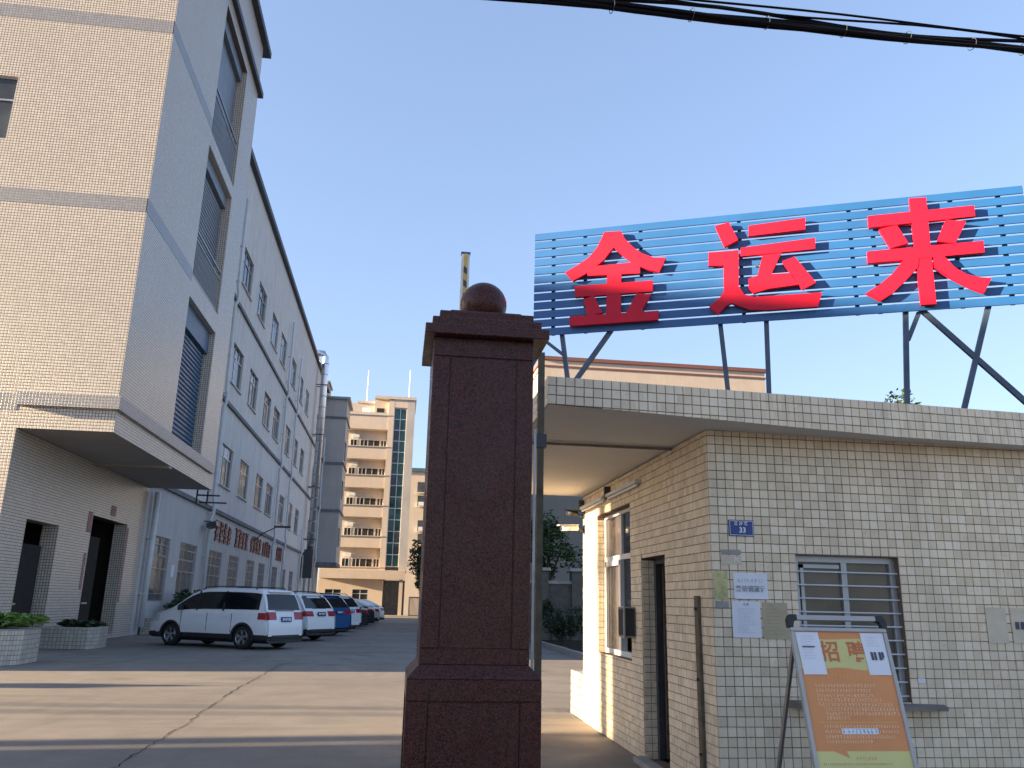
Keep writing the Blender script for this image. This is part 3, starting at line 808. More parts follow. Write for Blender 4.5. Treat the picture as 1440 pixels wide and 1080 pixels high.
    for sx in (-1, 1):   # mirrors
        y = P['mirror']; w = hw(y)
        mm = MB().frustum((sx*w*.95 if sx > 0 else sx*w*.95 - .19, sx*w*.95 + .19 if sx > 0 else sx*w*.95, y - .06, y + .05), belt0 + .02, (sx*w*.95 + (.01 if sx > 0 else -.17), sx*w*.95 + (.17 if sx > 0 else -.01), y - .05, y + .06), belt0 + .17)
        bevel(mm.build('mirror', 'black_plastic', root, local=True), .025, 2)
    if P.get('rails'):
        for sx in (-1, 1):
            xr = sx*W/2*P['roofw']*.90; zr = P['H'] - .02
            MB().path([(xr, P['rails'][0], zr - .04), (xr, P['rails'][0] + .12, zr + .05), (xr, (P['rails'][0] + P['rails'][1])/2, zr + .07), (xr, P['rails'][1] - .15, zr + .04), (xr, P['rails'][1], zr - .05)], .018, 6).build('roof_rail', 'dark_metal', root, local=True)
    # number plate with blue ground, tailgate strip, bumper
    yp, zp = P['plate']
    pl = MB().box(-.22, .22, yp - .012, yp + .03, zp - .07, zp + .07).build('number_plate', 'plate_blue' if P.get('bluep', True) else 'black_plastic', root, local=True)
    pm = MB(); rr = random.Random(sum(map(ord, label)))
    for q in range(6): 
        x_ = -.19 + q*.065; pm.box(x_, x_ + .018, yp - .016, yp - .0125, zp - .035, zp + .04).box(x_ + .019, x_ + rr.choice((.04, .047)), yp - .0155, yp - .0125, zp + rr.choice((-.035, 0, .02)), zp + .04)
    pm.build('plate_characters', 'plate_white', pl, local=True)
    bevel(MB().box(-W/2*.70, W/2*.70, -L/2 - .015, -L/2 + .12, .30, .42).build('rear_bumper', P.get('bumpcol', 'black_plastic'), root, local=True), .03, 2)
    MB().box(-.42, .42, P['wiper'][0] - .012, P['wiper'][0] + .01, P['wiper'][1], P['wiper'][1] + .018).build('wiper', 'black_plastic', root, local=True)
    bevel(MB().box(-W/2*.60, W/2*.60, P['spoil'][0] - .10, P['spoil'][0] + .12, P['spoil'][1] - .03, P['spoil'][1] + .015).build('roof_spoiler', P.get('spoilcol', P['col']), root, local=True), .012, 1)
    return root
VAN = dict(L=4.66, W=1.80, H=1.74, wb=2.80, wr=.335, rear_ax=-1.44, belt=1.04, rise=.05, roofw=.80, col='car_white', clad=.41,
    prof=[(-2.33, .34), (-2.325, .60), (-2.30, .80), (-2.24, 1.02), (-2.12, 1.36), (-1.98, 1.62), (-1.85, 1.70), (-1.2, 1.735), (-.2, 1.74), (.35, 1.70), (.72, 1.57), (1.12, 1.30), (1.42, 1.11), (1.70, 1.04), (2.02, .95), (2.22, .83), (2.305, .66), (2.33, .40)],
    side_glass=(-1.92, 1.20), rg=(1.10, 1.56), tl=(-1.9, .84, 1.05, .52), hl=(1.9, .72, .90, .45), pillars=(-.62, .42), handles=(.28, -.75), seams=(.98, -.05, -1.0), mirror=.98, rails=(-1.7, .45), plate=(-2.32, .86), wiper=(-2.22, 1.10), spoil=(-1.95, 1.66))
SUV = dict(L=4.70, W=1.89, H=1.68, wb=2.82, wr=.365, rear_ax=-1.44, belt=1.06, rise=.06, roofw=.76, col='car_white', clad=.42,
    prof=[(-2.34, .36), (-2.33, .62), (-2.30, .86), (-2.22, 1.04), (-2.02, 1.34), (-1.80, 1.58), (-1.60, 1.64), (-.8, 1.68), (-.1, 1.67), (.25, 1.60), (.62, 1.38), (1.02, 1.14), (1.35, 1.06), (1.9, .98), (2.22, .84), (2.32, .62), (2.34, .38)],
    side_glass=(-1.75, .95), rg=(1.12, 1.52), tl=(-1.9, .86, 1.04, .42), hl=(1.95, .72, .9, .5), pillars=(-.65, .22), handles=(.3, -.7), seams=(.85, -.25), mirror=.72, rails=(-1.6, .2), plate=(-2.33, .94), bluep=False, wiper=(-2.16, 1.12), spoil=(-1.78, 1.60))
SEDAN = dict(L=4.55, W=1.80, H=1.50, wb=2.68, wr=.32, rear_ax=-1.36, belt=.98, rise=.05, roofw=.74, col='car_blue', clad=.32, blackarch=False,
    prof=[(-2.27, .32), (-2.26, .58), (-2.22, .82), (-2.10, .98), (-1.85, 1.08), (-1.45, 1.28), (-1.05, 1.43), (-.5, 1.50), (.0, 1.49), (.35, 1.40), (.78, 1.15), (1.05, 1.02), (1.6, .94), (2.05, .80), (2.22, .62), (2.27, .36)],
    side_glass=(-1.45, .85), rg=(1.08, 1.40), tl=(-1.95, .78, .95, .40), hl=(1.85, .62, .82, .45), pillars=(-.75, .15), handles=(.2, -.8), seams=(.75, -.3), mirror=.62, plate=(-2.26, .66), bumpcol='car_blue', wiper=(-1.9, 1.09), spoil=(-1.9, 1.07))
HEAD = math.atan2(1.5, -2.42) - math.pi/2
def car_at(name, label, cat, px_tail, heading, P, **kw):
    """px_tail = world (x, y) of the middle of the rear bumper on the ground"""
    Q = dict(P); Q.update(kw)
    d = Vector((-math.sin(heading), math.cos(heading)))
    c = Vector(px_tail) + d*Q['L']/2
    return make_car(name, label, cat, (c.x, c.y, 0 if c.y < 60 else gz(c.y)), heading, Q)
# van: its near rear wheel stands at the pixel-traced ground point
d_ = Vector((-math.sin(HEAD), math.cos(HEAD))); left_ = Vector((-d_.y, d_.x))
rw = onZ(337.5, 913.5)
tail_mid = Vector((rw.x, rw.y)) - d_*(2.33 - 1.44) - left_*(.90 - .02)
car_at('minivan', 'white people carrier with black lower cladding and red tail light, parked first in the row', 'van', tail_mid, HEAD, VAN)
car_at('parked_car', 'white sport utility car with dark red tail lights beside the white people carrier', 'car', (-2.65, 31.4), HEAD, SUV)
car_at('parked_car', 'blue hatchback with pale number plate between two white cars', 'car', (-2.3, 35.9), HEAD, SUV, col='car_blue', H=1.60, bumpcol='car_blue', bluep=True)
car_at('parked_car', 'small white car between the blue hatchback and a dark brown saloon', 'car', (-2.05, 40.2), HEAD, SUV, col='car_white', bumpcol='car_white', bluep=True)
car_at('parked_car', 'dark brown saloon among the far parked cars', 'car', (-1.85, 44.5), HEAD, SEDAN, col='car_dark', bumpcol='car_dark')
car_at('parked_car', 'black saloon parked past the dark brown saloon', 'car', (-1.65, 48.5), HEAD, SEDAN, col='car_dark', bumpcol='car_dark')
car_at('parked_car', 'white saloon parked before the silver one at the end of the row', 'car', (-1.45, 52.6), HEAD, SEDAN, col='car_white', bumpcol='black_plastic')
car_at('parked_car', 'silver saloon at the far end of the parked row', 'car', (-1.2, 57.0), HEAD, SEDAN, col='car_silver', bumpcol='car_silver')

# ================================================================== FAR BUILDINGS
YR = 112.0; SR = YR/108.0
def RX(x): return x*SR
def RZ(z): return EYE + (z - EYE)*SR
res = thing('apartment_building', 'peach apartment block with open balconies and a green glass stair strip', 'building', (-3, YR + 4, -.7))
xl, xb, xg0, xg1, xr = RX(-9.9), RX(-2.5), RX(-1.75), RX(-.05), RX(1.0)
fl = [(RZ(23.4), RZ(25.4)), (RZ(19.4), RZ(21.1)), (RZ(15.6), RZ(17.3)), (RZ(11.8), RZ(13.35)), (RZ(7.9), RZ(9.4)), (RZ(3.95), RZ(5.5))]
mb = MB()
# deep back wall of the balconies, slabs, end wall
mb.box(xl, xb, YR + 1.4, YR + 9, RZ(3.9), RZ(25.3)); mb.build('balcony_wall', 'pale_wall', res)
for (z0, z1) in fl:
    MB().box(xl, xb, YR, YR + .15, z0, z1 - .1).build('parapet', 'peach', res)
    MB().box(xl - .05, xb + .3, YR - .12, YR + .2, z1 - .1, z1).build('parapet_rail', 'pale_wall', res)
    MB().box(xl, xb, YR + .15, YR + 1.4, z0, z0 + .14).build('floor_slab', 'pale_wall', res)
MB().box(xb, xg0, YR - .05, YR + 9, RZ(3.9), RZ(27.5)).build('pier', 'peach', res)
MB().box(xg1, xr, YR - .05, YR + 9, RZ(5.0), RZ(27.6)).build('pier', 'grey_brown', res)
MB().box(xg0, xg1, YR + .3, YR + 9, RZ(5.4), RZ(26.5)).build('stair_core', 'dark_wall', res)
MB().box(xg0, xg1, YR - .04, YR + 9, RZ(26.5), RZ(27.6)).build('stair_head', 'peach', res)
MB().box(RX(-4.4), xr + .15, YR - .2, YR + 9.2, RZ(27.6), RZ(28.0)).build('roof_coping', 'pale_wall', res)
MB().box(xl, RX(-4.4), YR + 1.5, YR + 9, RZ(25.3), RZ(27.2)).build('roof_room', 'pale_wall', res)
MB().box(RX(-6.8), RX(-4.4), YR + 1.3, YR + 9.1, RZ(27.2), RZ(27.5)).build('roof_coping', 'pale_wall', res)
MB().box(xl, xb, YR, YR + .2, RZ(25.4), RZ(25.7)).build('roof_edge', 'pale_wall', res)
MB().quad((RX(-6.1), YR + 1.49, RZ(25.6)), (RX(-4.9), YR + 1.49, RZ(25.6)), (RX(-4.9), YR + 1.49, RZ(26.6)), (RX(-6.1), YR + 1.49, RZ(26.6))).build('roof_window', 'paper', res)
MB().quad((RX(-4.35), YR - .06, RZ(25.7)), (RX(-3.3), YR - .06, RZ(25.7)), (RX(-3.3), YR - .06, RZ(26.4)), (RX(-4.35), YR - .06, RZ(26.4))).build('roof_window', 'inside_dark', res) if False else None
MB().box(RX(-4.4), xb, YR + .5, YR + 9, RZ(25.3), RZ(27.6)).build('roof_room', 'peach', res)
MB().box(RX(-4.1), RX(-3.1), YR + .47, YR + .5, RZ(25.7), RZ(26.4)).build('roof_window', 'inside_dark', res)
# green glass strip with panes
mul = MB()
zs = [RZ(5.6) + k*(RZ(26.4) - RZ(5.6))/14 for k in range(15)]; xm = (xg0 + xg1)/2
for z in zs: mul.box(xg0, xg1, YR + .12, YR + .2, z - .05, z + .05)
for x in (xg0 + .04, xm, xg1 - .04): mul.box(x - .045, x + .045, YR + .118, YR + .198, zs[0], zs[-1])
gl = mul.build('stair_glazing', 'pvc_white', res)
rnd = random.Random(4)
for i in range(14):
    for (a, b) in ((xg0 + .08, xm - .04), (xm + .04, xg1 - .08)):
        t_ = rnd.uniform(-.05, .05)
        MB().quad((a, YR + .15 + t_, zs[i] + .05), (b, YR + .15 - t_, zs[i] + .05), (b, YR + .15 - t_, zs[i+1] - .05), (a, YR + .15 + t_, zs[i+1] - .05)).build('pane', rnd.choice(('glass_green', 'glass_green', 'glass_office')), gl)
# doors/windows at the back of each balcony and clutter
for fi, (z0, z1) in enumerate(fl[1:]):
    zo = z1 - .2
    for k, (a, w) in enumerate(((-7.3, .8), (-6.0, .9), (-5.0, 1.5), (-3.3, .7))):
        hh = 1.25
        wd = MB().box(RX(a), RX(a + w), YR + 1.34, YR + 1.399, zo, zo + hh).build('window', 'inside_dark', res)
        MB().box(RX(a) - .06, RX(a + w) + .06, YR + 1.33, YR + 1.385, zo + hh, zo + hh + .07).box(RX(a) - .06, RX(a), YR + 1.33, YR + 1.385, zo, zo + hh).box(RX(a + w), RX(a + w) + .06, YR + 1.33, YR + 1.385, zo, zo + hh).box(RX(a + w/2) - .03, RX(a + w/2) + .03, YR + 1.31, YR + 1.335, zo, zo + hh).build('window_frame', 'pvc_white', wd)
    MB().box(RX(-7.0), RX(-6.2), YR + .9, YR + 1.33, zo + 1.5, zo + 2.0).build('air_conditioner', 'pvc_white', res)
# ground storey
z4 = RZ(3.95); z4b = RZ(5.4)
MB().box(RX(-9.8), RX(.85), YR - 1.6, YR, z4, RZ(5.05)).build('entrance_canopy', 'peach', res)
mb = MB()
gops2 = [(RX(-9.05), RX(-7.1), RZ(1.45), RZ(2.6)), (RX(-5.65), RX(-3.75), RZ(1.45), RZ(2.65))]
wall_open(mb, RX(-10), RX(-2.1), -.75, z4, gops2, mpY(YR), .15); mb.build('ground_floor_wall', 'peach', res)
for (a, b, c, d) in gops2:
    w = MB().quad((a, YR + .14, c), (b, YR + .14, c), (b, YR + .14, d), (a, YR + .14, d)).build('window', 'glass_dark', res)
    MB().box(a, b, YR + .08, YR + .12, c + (d-c)*.55, c + (d-c)*.55 + .07).box((a+b)/2 - .04, (a+b)/2 + .04, YR + .081, YR + .121, c, d).build('window_frame', 'pvc_white', w)
MB().box(RX(-2.1), RX(-1.9), YR, YR + 5, -.75, z4).build('column', 'peach', res)
MB().box(RX(.15), RX(.6), YR - 1.4, YR - .9, -.7, z4).build('column', 'peach', res)
MB().box(RX(-1.9), RX(.9), YR + 4, YR + 4.2, -.75, z4).build('porch_back', 'dark_wall', res)
MB().box(RX(-2.1), RX(3.6), YR - 3.2, YR - 1.0, -.72, -.45).build('entrance_step', 'kerb_stone', res)
for px, label in ((519, 'tall thin white mast on the left of the apartment roof'), (577.5, 'thin white mast on the green glass stair head')):
    top = onY(px, 521, YR + 2); 
    MB().tube((top.x, YR + 2, RZ(27.0)), (top.x, YR + 2, top.z), .09, 8, .06).build('roof_mast', 'pvc_white', None)
    tag(bpy.data.objects[-1] if False else [o for o in bpy.data.objects if o.name.startswith('roof_mast')][-1], label, 'mast')
# block behind, right of the apartment house
bb = thing('apartment_building', 'pale low block with a blue roof edge and air conditioners past the glass stair strip', 'building', (6, 132, -.7))
Yb = 130
def bz(py, px=600): return onY(px, py, Yb).z
xa, xc = onY(583, 700, Yb).x, onY(640, 700, Yb).x
MB().box(xa - 4, xc, Yb, Yb + 10, -.7, bz(664)).build('wall', 'pale_wall', bb)
MB().box(xa - 4.2, xc + .2, Yb - .3, Yb + 10.2, bz(664), bz(659)).build('roof_edge', 'blue_roof', bb)
for py in (684, 703, 738, 757, 800):
    for px in (588, 603, 618):
        p = onY(px, py, Yb)
        w = MB().box(p.x - .1, p.x + 1.2, Yb - .05, Yb - .002, p.z - .9, p.z + .7).build('window', 'glass_office', bb)
        MB().box(p.x - .2, p.x + 1.3, Yb - .5, Yb - .051, p.z - 1.15, p.z - .95).build('window_ledge', 'pale_wall', w)
        if rnd.random() < .6: MB().box(p.x + .1, p.x + 1.0, Yb - .55, Yb - .06, p.z - .94, p.z - .35).build('air_conditioner', 'pvc_white', bb)
# far tall peach building behind the booth
YP = 114.0; SP = YP/112.0
pb = thing('peach_building', 'tall plain peach building with red-brown roof trim behind the guard booth', 'building', (36, YP + 8, -.7))
px0, px1, pz = 19.05*SP, 53.0*SP, EYE + (36.25 - EYE)*SP
MB().box(px0, px1, YP, YP + 16, -.7, pz - 1.6).build('wall', 'peach', pb)
MB().box(px0 - .25, px1 + .25, YP - .25, YP + 16.2, pz - .55, pz).build('roof_trim', 'peach_trim', pb)
MB().box(px0 + .02, px1 - .02, YP + .02, YP + 16, pz - 1.599, pz - .55).build('parapet', 'peach', pb)
MB().box(px0 - .1, px1 + .1, YP - .1, YP + 16.1, pz - 1.6, pz - 1.35).build('string_course', 'peach_trim', pb)
# grey plain workshop on the right of the lane
gw = thing('workshop', 'plain grey rendered workshop wall behind the boundary wall past the booth', 'building', (14, 46, 0))
MB().box(5.5, 24, 42, 60, 0, 11.5).build('wall', 'grey_wall', gw)
MB().box(5.4, 24.1, 41.9, 60.1, 11.5, 11.8).build('coping', 'coping', gw)
# boundary wall with square capped piers: each brick course built
bw = thing('boundary_wall', 'weathered grey brick boundary wall with capped piers behind the hedge', 'wall', (8, 33, 0))
MB().box(4.9, 12, 33.02, 33.28, 0, 2.25).build('core', 'brick_dark', bw)
bk = MB().box(0, .235, -.012, 0, 0, .062).mesh('brick', 'brick_dark'); rnd = random.Random(9)
cnt = 0
stuff = MB()
for rr in range(30):
    for cc in range(13):
        x = 4.92 + cc*.25 + (.125 if rr % 2 else 0); z = .02 + rr*.075
        if x > 7.9: continue
        if cnt < 290: link('brick', bk, bw, loc=(x, 33.02 - rnd.uniform(0, .008), z)); cnt += 1
        else: stuff.box(x, x + .235, 33.005, 33.02, z, z + .062)
s_ = stuff.build('brickwork', 'brick_dark', bw); s_['kind'] = 'stuff'
MB().box(4.85, 12, 32.95, 33.35, 2.25, 2.37).build('wall_cap', 'kerb_stone', bw)
for x in (5.45, 6.9, 8.4):
    p = MB().box(x, x + .5, 32.9, 33.4, 0, 2.75).build('pier', 'brick_dark', bw)
    MB().frustum((x - .1, x + .6, 32.8, 33.5), 2.75, (x - .06, x + .56, 32.84, 33.46), 2.87).build('pier_cap', 'kerb_stone', p)
# hedge shrubs and trees on the right
for k, (x, y, rx, h) in enumerate(((5.9, 29.6, .55, 1.35), (6.4, 27.6, .8, 1.5), (6.1, 25.6, .45, 1.0), (7.2, 25.9, .9, 1.5), (5.8, 31.4, .5, 1.6))):
    lab = ('round dark clipped shrub nearest the brick boundary wall', 'big round dark shrub in the middle of the planting bed', 'small leafy shrub at the kerb beside the lane', 'wide dark shrub close behind the booth end wall', 'upright dark shrub at the foot of the brick pier')[k]
    tree('shrub', lab, (x, y, .10), h, (x, y, .1 + h*.55), (rx, rx, h*.5), 1500, .055, 'leaf_dark' if k != 2 else 'leaf_mid', 40 + k, 'shrub', None, .03, 30)
tree('garden_tree', 'small leafy tree rising behind the brick boundary wall', (6.6, 35.2, 0), 5, (6.3, 35.2, 3.9), (1.5, 1.3, 1.6), 2600, .11, 'leaf_mid', 61)
tp = onY(1268, 541, 24)
tree('garden_tree', 'treetop just showing over the booth canopy between the sign legs', (tp.x, 24, 0), 9, (tp.x, 24, tp.z - 1.0), (.9, .9, .85), 600, .09, 'leaf_mid', 71, trunk_r=.12)
tree('yard_tree', 'dark dense tree beside the apartment entrance', (3.0, 104, -.7), 10, (3.4, 104, 5.6), (2.3, 2.3, 4.2), 3800, .26, 'leaf_dark', 62, trunk_r=.3, clumps=40)
tree('yard_tree', 'dark tree just past the apartment entrance tree', (6.4, 107, -.7), 8, (6.4, 107, 4.4), (2.6, 2.6, 3.6), 3200, .26, 'leaf_dark', 63, trunk_r=.3, clumps=36)
g8 = thing('yard_gate', 'low dark metal gate beside the apartment entrance step', 'gate', (3.4, 109, -.7))
MB().box(1.5, 5.6, 109.0, 109.1, 1.75, 1.9).box(1.5, 5.6, 109.0, 109.1, -.5, -.35).box(1.5, 1.62, 109.0, 109.1, -.7, 1.75).box(5.5, 5.6, 109.0, 109.1, -.7, 1.75).build('frame', 'dark_metal', g8)
gm = MB().box(0, .07, 109.03, 109.07, -.35, 1.75).mesh('bar', 'dark_metal')
for k in range(26): link('bar', gm, g8, loc=(1.66 + k*.148, 0, 0))

# ================================================================== UNSEEN BLOCKS added to shade the gate and yard
nb_ = thing('shade_block', 'unseen grey block added to shade the gate pillar and booth', 'building', (-26.3, 2, 0))
MB().box(-27.6, -25, -4, 6.95, 0, 10.1).build('wall', 'grey_wall', nb_)  # added occluder, kept thin so its shadow edge falls across the lane
MB().box(-26.6, -26.0, 7.2, 7.6, 0, 10.4).box(-26.6, -26.0, 6.95, 7.2, 9.6, 9.9).box(-26.6, -26.0, 6.95, 7.2, 5.0, 5.3).box(-26.6, -26.0, 6.95, 7.2, .5, .8).build('streak_fin', 'grey_wall', nb_)  # added fin; the gap beside it lets a soft light streak through
MB().box(-60.2, -24.9, -60, 7.85, 10.1, 10.3).build('roof_edge', 'coping', nb_) if False else None
sd = thing('shade_shed', 'unseen low shed added to shade the yard before the factory front', 'shed', (-20, 19.5, 0))
MB().box(-30, -14, 17.3, 21.6, 0, 3.2).build('wall', 'grey_wall', sd)  # added low occluder, out of view, shading the ground before the tower

# ================================================================== GATE PILLARS
def gate_pillar(label, dx=0, dy=0):
    p = thing('gate_pillar', label, 'pillar', (.475 + dx, 5.40 + dy, 0))
    T = lambda a: (a[0] + dx, a[1] + dx, a[2] + dy, a[3] + dy)
    def bx(nm, x0, x1, y0, y1, z0, z1, par, bev=.004):
        return bevel(MB().box(x0 + dx, x1 + dx, y0 + dy, y1 + dy, z0, z1).build(nm, 'granite', par), bev)
    bx('plinth_core', .093, .857, 5.012, 5.788, 0, 1.055, p)
    # plinth face slabs: border strips proud of the panel (front and left faces)
    for (x0, x1, z0, z1) in ((.081, .869, .94, 1.06), (.081, .205, 0, .938), (.745, .869, 0, .938)):
        bx('border_slab', x0, x1, 5.0, 5.02, z0, z1, p)
    bx('panel', .209, .741, 5.008, 5.03, 0, .934, p, .003)
    for (y0, y1, z0, z1) in ((5.021, 5.80, .94, 1.06), (5.021, 5.125, 0, .938), (5.675, 5.80, 0, .938)):
        bx('border_slab', .081, .101, y0, y1, z0, z1, p)
    for (y0, y1, z0, z1) in ((5.021, 5.80, 0, 1.06),):
        bx('border_slab', .849, .869, y0, y1, z0, z1, p)
    bx('border_slab', .105, .845, 5.78, 5.80, 0, 1.06, p)
    MB().frustum(T((.081, .869, 5.0, 5.80)), 1.062, T((.147, .803, 5.066, 5.734)), 1.135).build('shoulder', 'granite', p)
    bx('shaft_core', .157, .793, 5.076, 5.724, 1.136, 3.16, p)
    for (x0, x1, z0, z1) in ((.147, .803, 1.136, 1.225), (.147, .803, 3.035, 3.16), (.147, .255, 1.228, 3.032), (.695, .803, 1.228, 3.032)):
        bx('border_slab', x0, x1, 5.066, 5.084, z0, z1, p)
    bx('panel', .259, .691, 5.073, 5.09, 1.229, 3.031, p, .003)
    for xx in (.147, .785):
        bx('border_slab', xx, xx + .018, 5.086, 5.734, 1.136, 3.16, p)
    bx('border_slab', .167, .783, 5.716, 5.734, 1.136, 3.16, p)
    for (e, z0, z1) in ((0.0, 3.162, 3.228), (.045, 3.23, 3.292), (.092, 3.294, 3.352), (.165, 3.354, 3.385)):
        bx('cap_step', .085 + e, .893 - e, 4.985 + e, 5.793 - e, z0, z1, p, .004)
    prof = [(.001, -.163)] + [(math.sin(a)*.164, -math.cos(a)*.164) for a in [math.pi*k/20 for k in range(1, 20)]] + [(.001, .164)]
    MB().lathe(prof, (.489 + dx, 5.389 + dy, 3.515), n=32).build('ball', 'granite', p, smooth=True)
    return p
gate_pillar('red-brown polished granite gate pillar topped with a stone ball')
gate_pillar('red-brown granite gate pillar on the far left of the gateway', -23.4, 8.2)
# steel guide post behind the pillar
gp = thing('gate_post', 'slim grey steel post standing behind the granite pillar at the canopy corner', 'post', (1.0, 5.95, 0))
MB().box(.975, 1.022, 5.9, 5.945, 0, 3.36).build('post', 'brown_iron', gp)
MB().box(.945, .962, 5.885, 5.90, 0, 2.75).build('channel', 'steel_worn', gp)
MB().box(.955, 1.04, 5.89, 5.965, 2.62, 2.72).build('collar', 'dark_metal', gp)
# raised barrier arm behind the pillar
ba = thing('barrier', 'raised white and yellow striped barrier arm behind the granite pillar', 'barrier', (.55, 8.55, 0))
MB().box(.40, .74, 8.42, 8.76, 0, 1.0).build('cabinet', 'pole_yellow', ba)
a0, a1 = onY(647.2, 427, 8.5), onY(660.6, 427, 8.5)
xm = .552; hwid = .046
MB().box(xm - hwid, xm + hwid, 8.47, 8.53, 1.0, 5.27).build('arm', 'pole_white', ba)
MB().box(xm - hwid - .006, xm + hwid + .006, 8.465, 8.535, 5.27, 5.295).build('arm_cap', 'plate_blue', ba)
MB().box(xm - .020, xm + .022, 8.462, 8.4695, 1.0, 5.27).build('stripe_ground', 'pole_yellow', ba)
for k in range(26):
    z = 1.05 + k*.16
    MB().prism([(xm - .018, 8.459, z), (xm + .020, 8.459, z - .03), (xm + .020, 8.459, z + .045), (xm - .018, 8.459, z + .075)], (0, .002, 0)).build('stripe', 'dark_metal', ba)

# ================================================================== GUARD BOOTH
XB, YBF, PT = 2.53, 6.525, .0745
booth = thing('guard_booth', 'cream tiled guard booth with a wide tiled flat canopy', 'building', (4.5, 8.9, 0))
XE, YBE, ZT = 6.6, 11.31, 2.955
WF = (3.257, 4.175, .785, 1.93)                 # front window
WL = (8.93, 10.47, .92, 2.60); DL = (7.722, 8.51, .02, 1.975)   # left wall window and door
wall_open(MB(), XB, XE, 0, ZT, [WF], mpY(YBF), .17).build('front_wall', 'booth_grout', booth)
wall_open(MB(), YBF, YBE, 0, ZT, [WL, DL], mpX(XB, -1), .17).build('lane_wall', 'booth_grout', booth)
front_wall = [o for o in bpy.data.objects if o.name.startswith('front_wall')][-1]; lane_wall = [o for o in bpy.data.objects if o.name.startswith('lane_wall')][-1]
MB().quad((XB, YBE, 0), (XE, YBE, 0), (XE, YBE, ZT), (XB, YBE, ZT)).quad((XE, YBF, 0), (XE, YBE, 0), (XE, YBE, ZT), (XE, YBF, ZT)).build('rear_wall', 'grey_wall', booth)
# inside faces and floor
MB().box(XB + .18, XE - .01, 9.9, 9.95, 0, ZT).build('inner_wall', 'inside_beige', booth)
MB().quad((XB + .18, YBF + .2, .01), (XE, YBF + .2, .01), (XE, YBE, .01), (XB + .18, YBE, .01)).build('inner_floor', 'inside_dark', booth)
fx = lambda s: (1.055 + s*(5.9 - 1.055), 5.964 + s*.345)      # fascia line
def zbot(s): return 2.972 - .075*min(1, s*1.6)
fa0, fa1 = Vector((*fx(0), 0)), Vector((*fx(1.12), 0))
flen = (fa1 - fa0).length; fdir = (fa1 - fa0).normalized(); fn = Vector((fdir.y, -fdir.x, 0))
ZC = 3.197
# canopy slab (grout-coloured core with white soffit)
cb = MB(); ins = .012
A, B = fa0 - fn*ins, fa1 - fn*ins
pts = [(A.x + .012, A.y), (B.x, B.y), (B.x, 11.3), (A.x + .012, 11.3)]
zb_ = [2.974, 2.90, 2.955, 2.974]
cb.add([(p[0], p[1], z) for p, z in zip(pts, zb_)] + [(p[0], p[1], ZC - .004) for p in pts], [(4,5,6,7),(0,1,5,4),(1,2,6,5),(2,3,7,6),(3,0,4,7)])
cb.build('canopy', 'booth_grout', booth)
canopy = [o for o in bpy.data.objects if o.name.startswith('canopy')][-1]
MB().add([(p[0], p[1], z - .003) for p, z in zip(pts, zb_)], [(0,3,2,1)]).build('canopy_soffit', 'white_soffit', booth)
# tiles -----------------------------------------------------------------
tw = PT - .0045; th = .006; bv = .0018
tile_me = MB().add([(0,0,0),(tw,0,0),(tw,0,tw),(0,0,tw),(bv,-th,bv),(tw-bv,-th,bv),(tw-bv,-th,tw-bv),(bv,-th,tw-bv)],
                   [(4,5,6,7),(0,1,5,4),(1,2,6,5),(2,3,7,6),(3,0,4,7)]).mesh('tile', 'booth_tile')
rnd = random.Random(21)
NS = 0
def tile_geo(mb, o, ux, nrm, w, h, jit=True):
    """one tile: corner o, along ux, up Z, proud along nrm"""
    o = Vector(o); up = Vector((0, 0, 1)); tl = [rnd.uniform(-.0007, .0007) for _ in range(3)] if jit else [0, 0, 0]
    q = lambda a, b, d: o + ux*a + up*b + nrm*d
    pr = lambda a, b: th + tl[0] + tl[1]*(a/w*2 - 1)*2 + tl[2]*(b/h*2 - 1)*2
    mb.add([q(0,0,0), q(w,0,0), q(w,h,0), q(0,h,0)] + [q(a, b, pr(a, b)) for a, b in ((bv,bv),(w-bv,bv),(w-bv,h-bv),(bv,h-bv))],
           [(4,5,6,7),(0,1,5,4),(1,2,6,5),(2,3,7,6),(3,0,4,7)])
# fascia tiles, hung from the top edge down, last row cut along the sloping soffit
ncol = int(flen/PT); fz = MB()
for c in range(ncol):
    s = c*PT/flen; zb2 = 2.972 - .075*min(1, s*1.12*1.6)
    z = ZC
    for r_ in range(4):
        z0 = max(z - PT, zb2)
        if z - z0 < .012: break
        o = fa0 + fdir*(c*PT) - fn*ins*1.0
        if abs((z - z0) - PT) < 1e-4 and NS < 228 and c < 62:
            ob = link('tile', tile_me, canopy); ob.location = (o.x, o.y, z0 + .002); ob.rotation_euler = (rnd.uniform(-.012, .012), rnd.uniform(-.004, .004), math.atan2(fdir.y, fdir.x)); NS += 1
        else: tile_geo(fz, (o.x, o.y, z0 + .002), fdir, fn, tw, z - z0 - .0045)
        z -= PT
# canopy lane side
for c in range(66):
    z = ZC
    for r_ in range(3):
        tile_geo(fz, (A.x + .012, 5.97 + (c+1)*PT, z - PT + .002), Vector((0, -1, 0)), Vector((-1, 0, 0)), tw, tw); z -= PT
o = fz.build('fascia_tiles', 'booth_tile', canopy); o['kind'] = 'stuff'
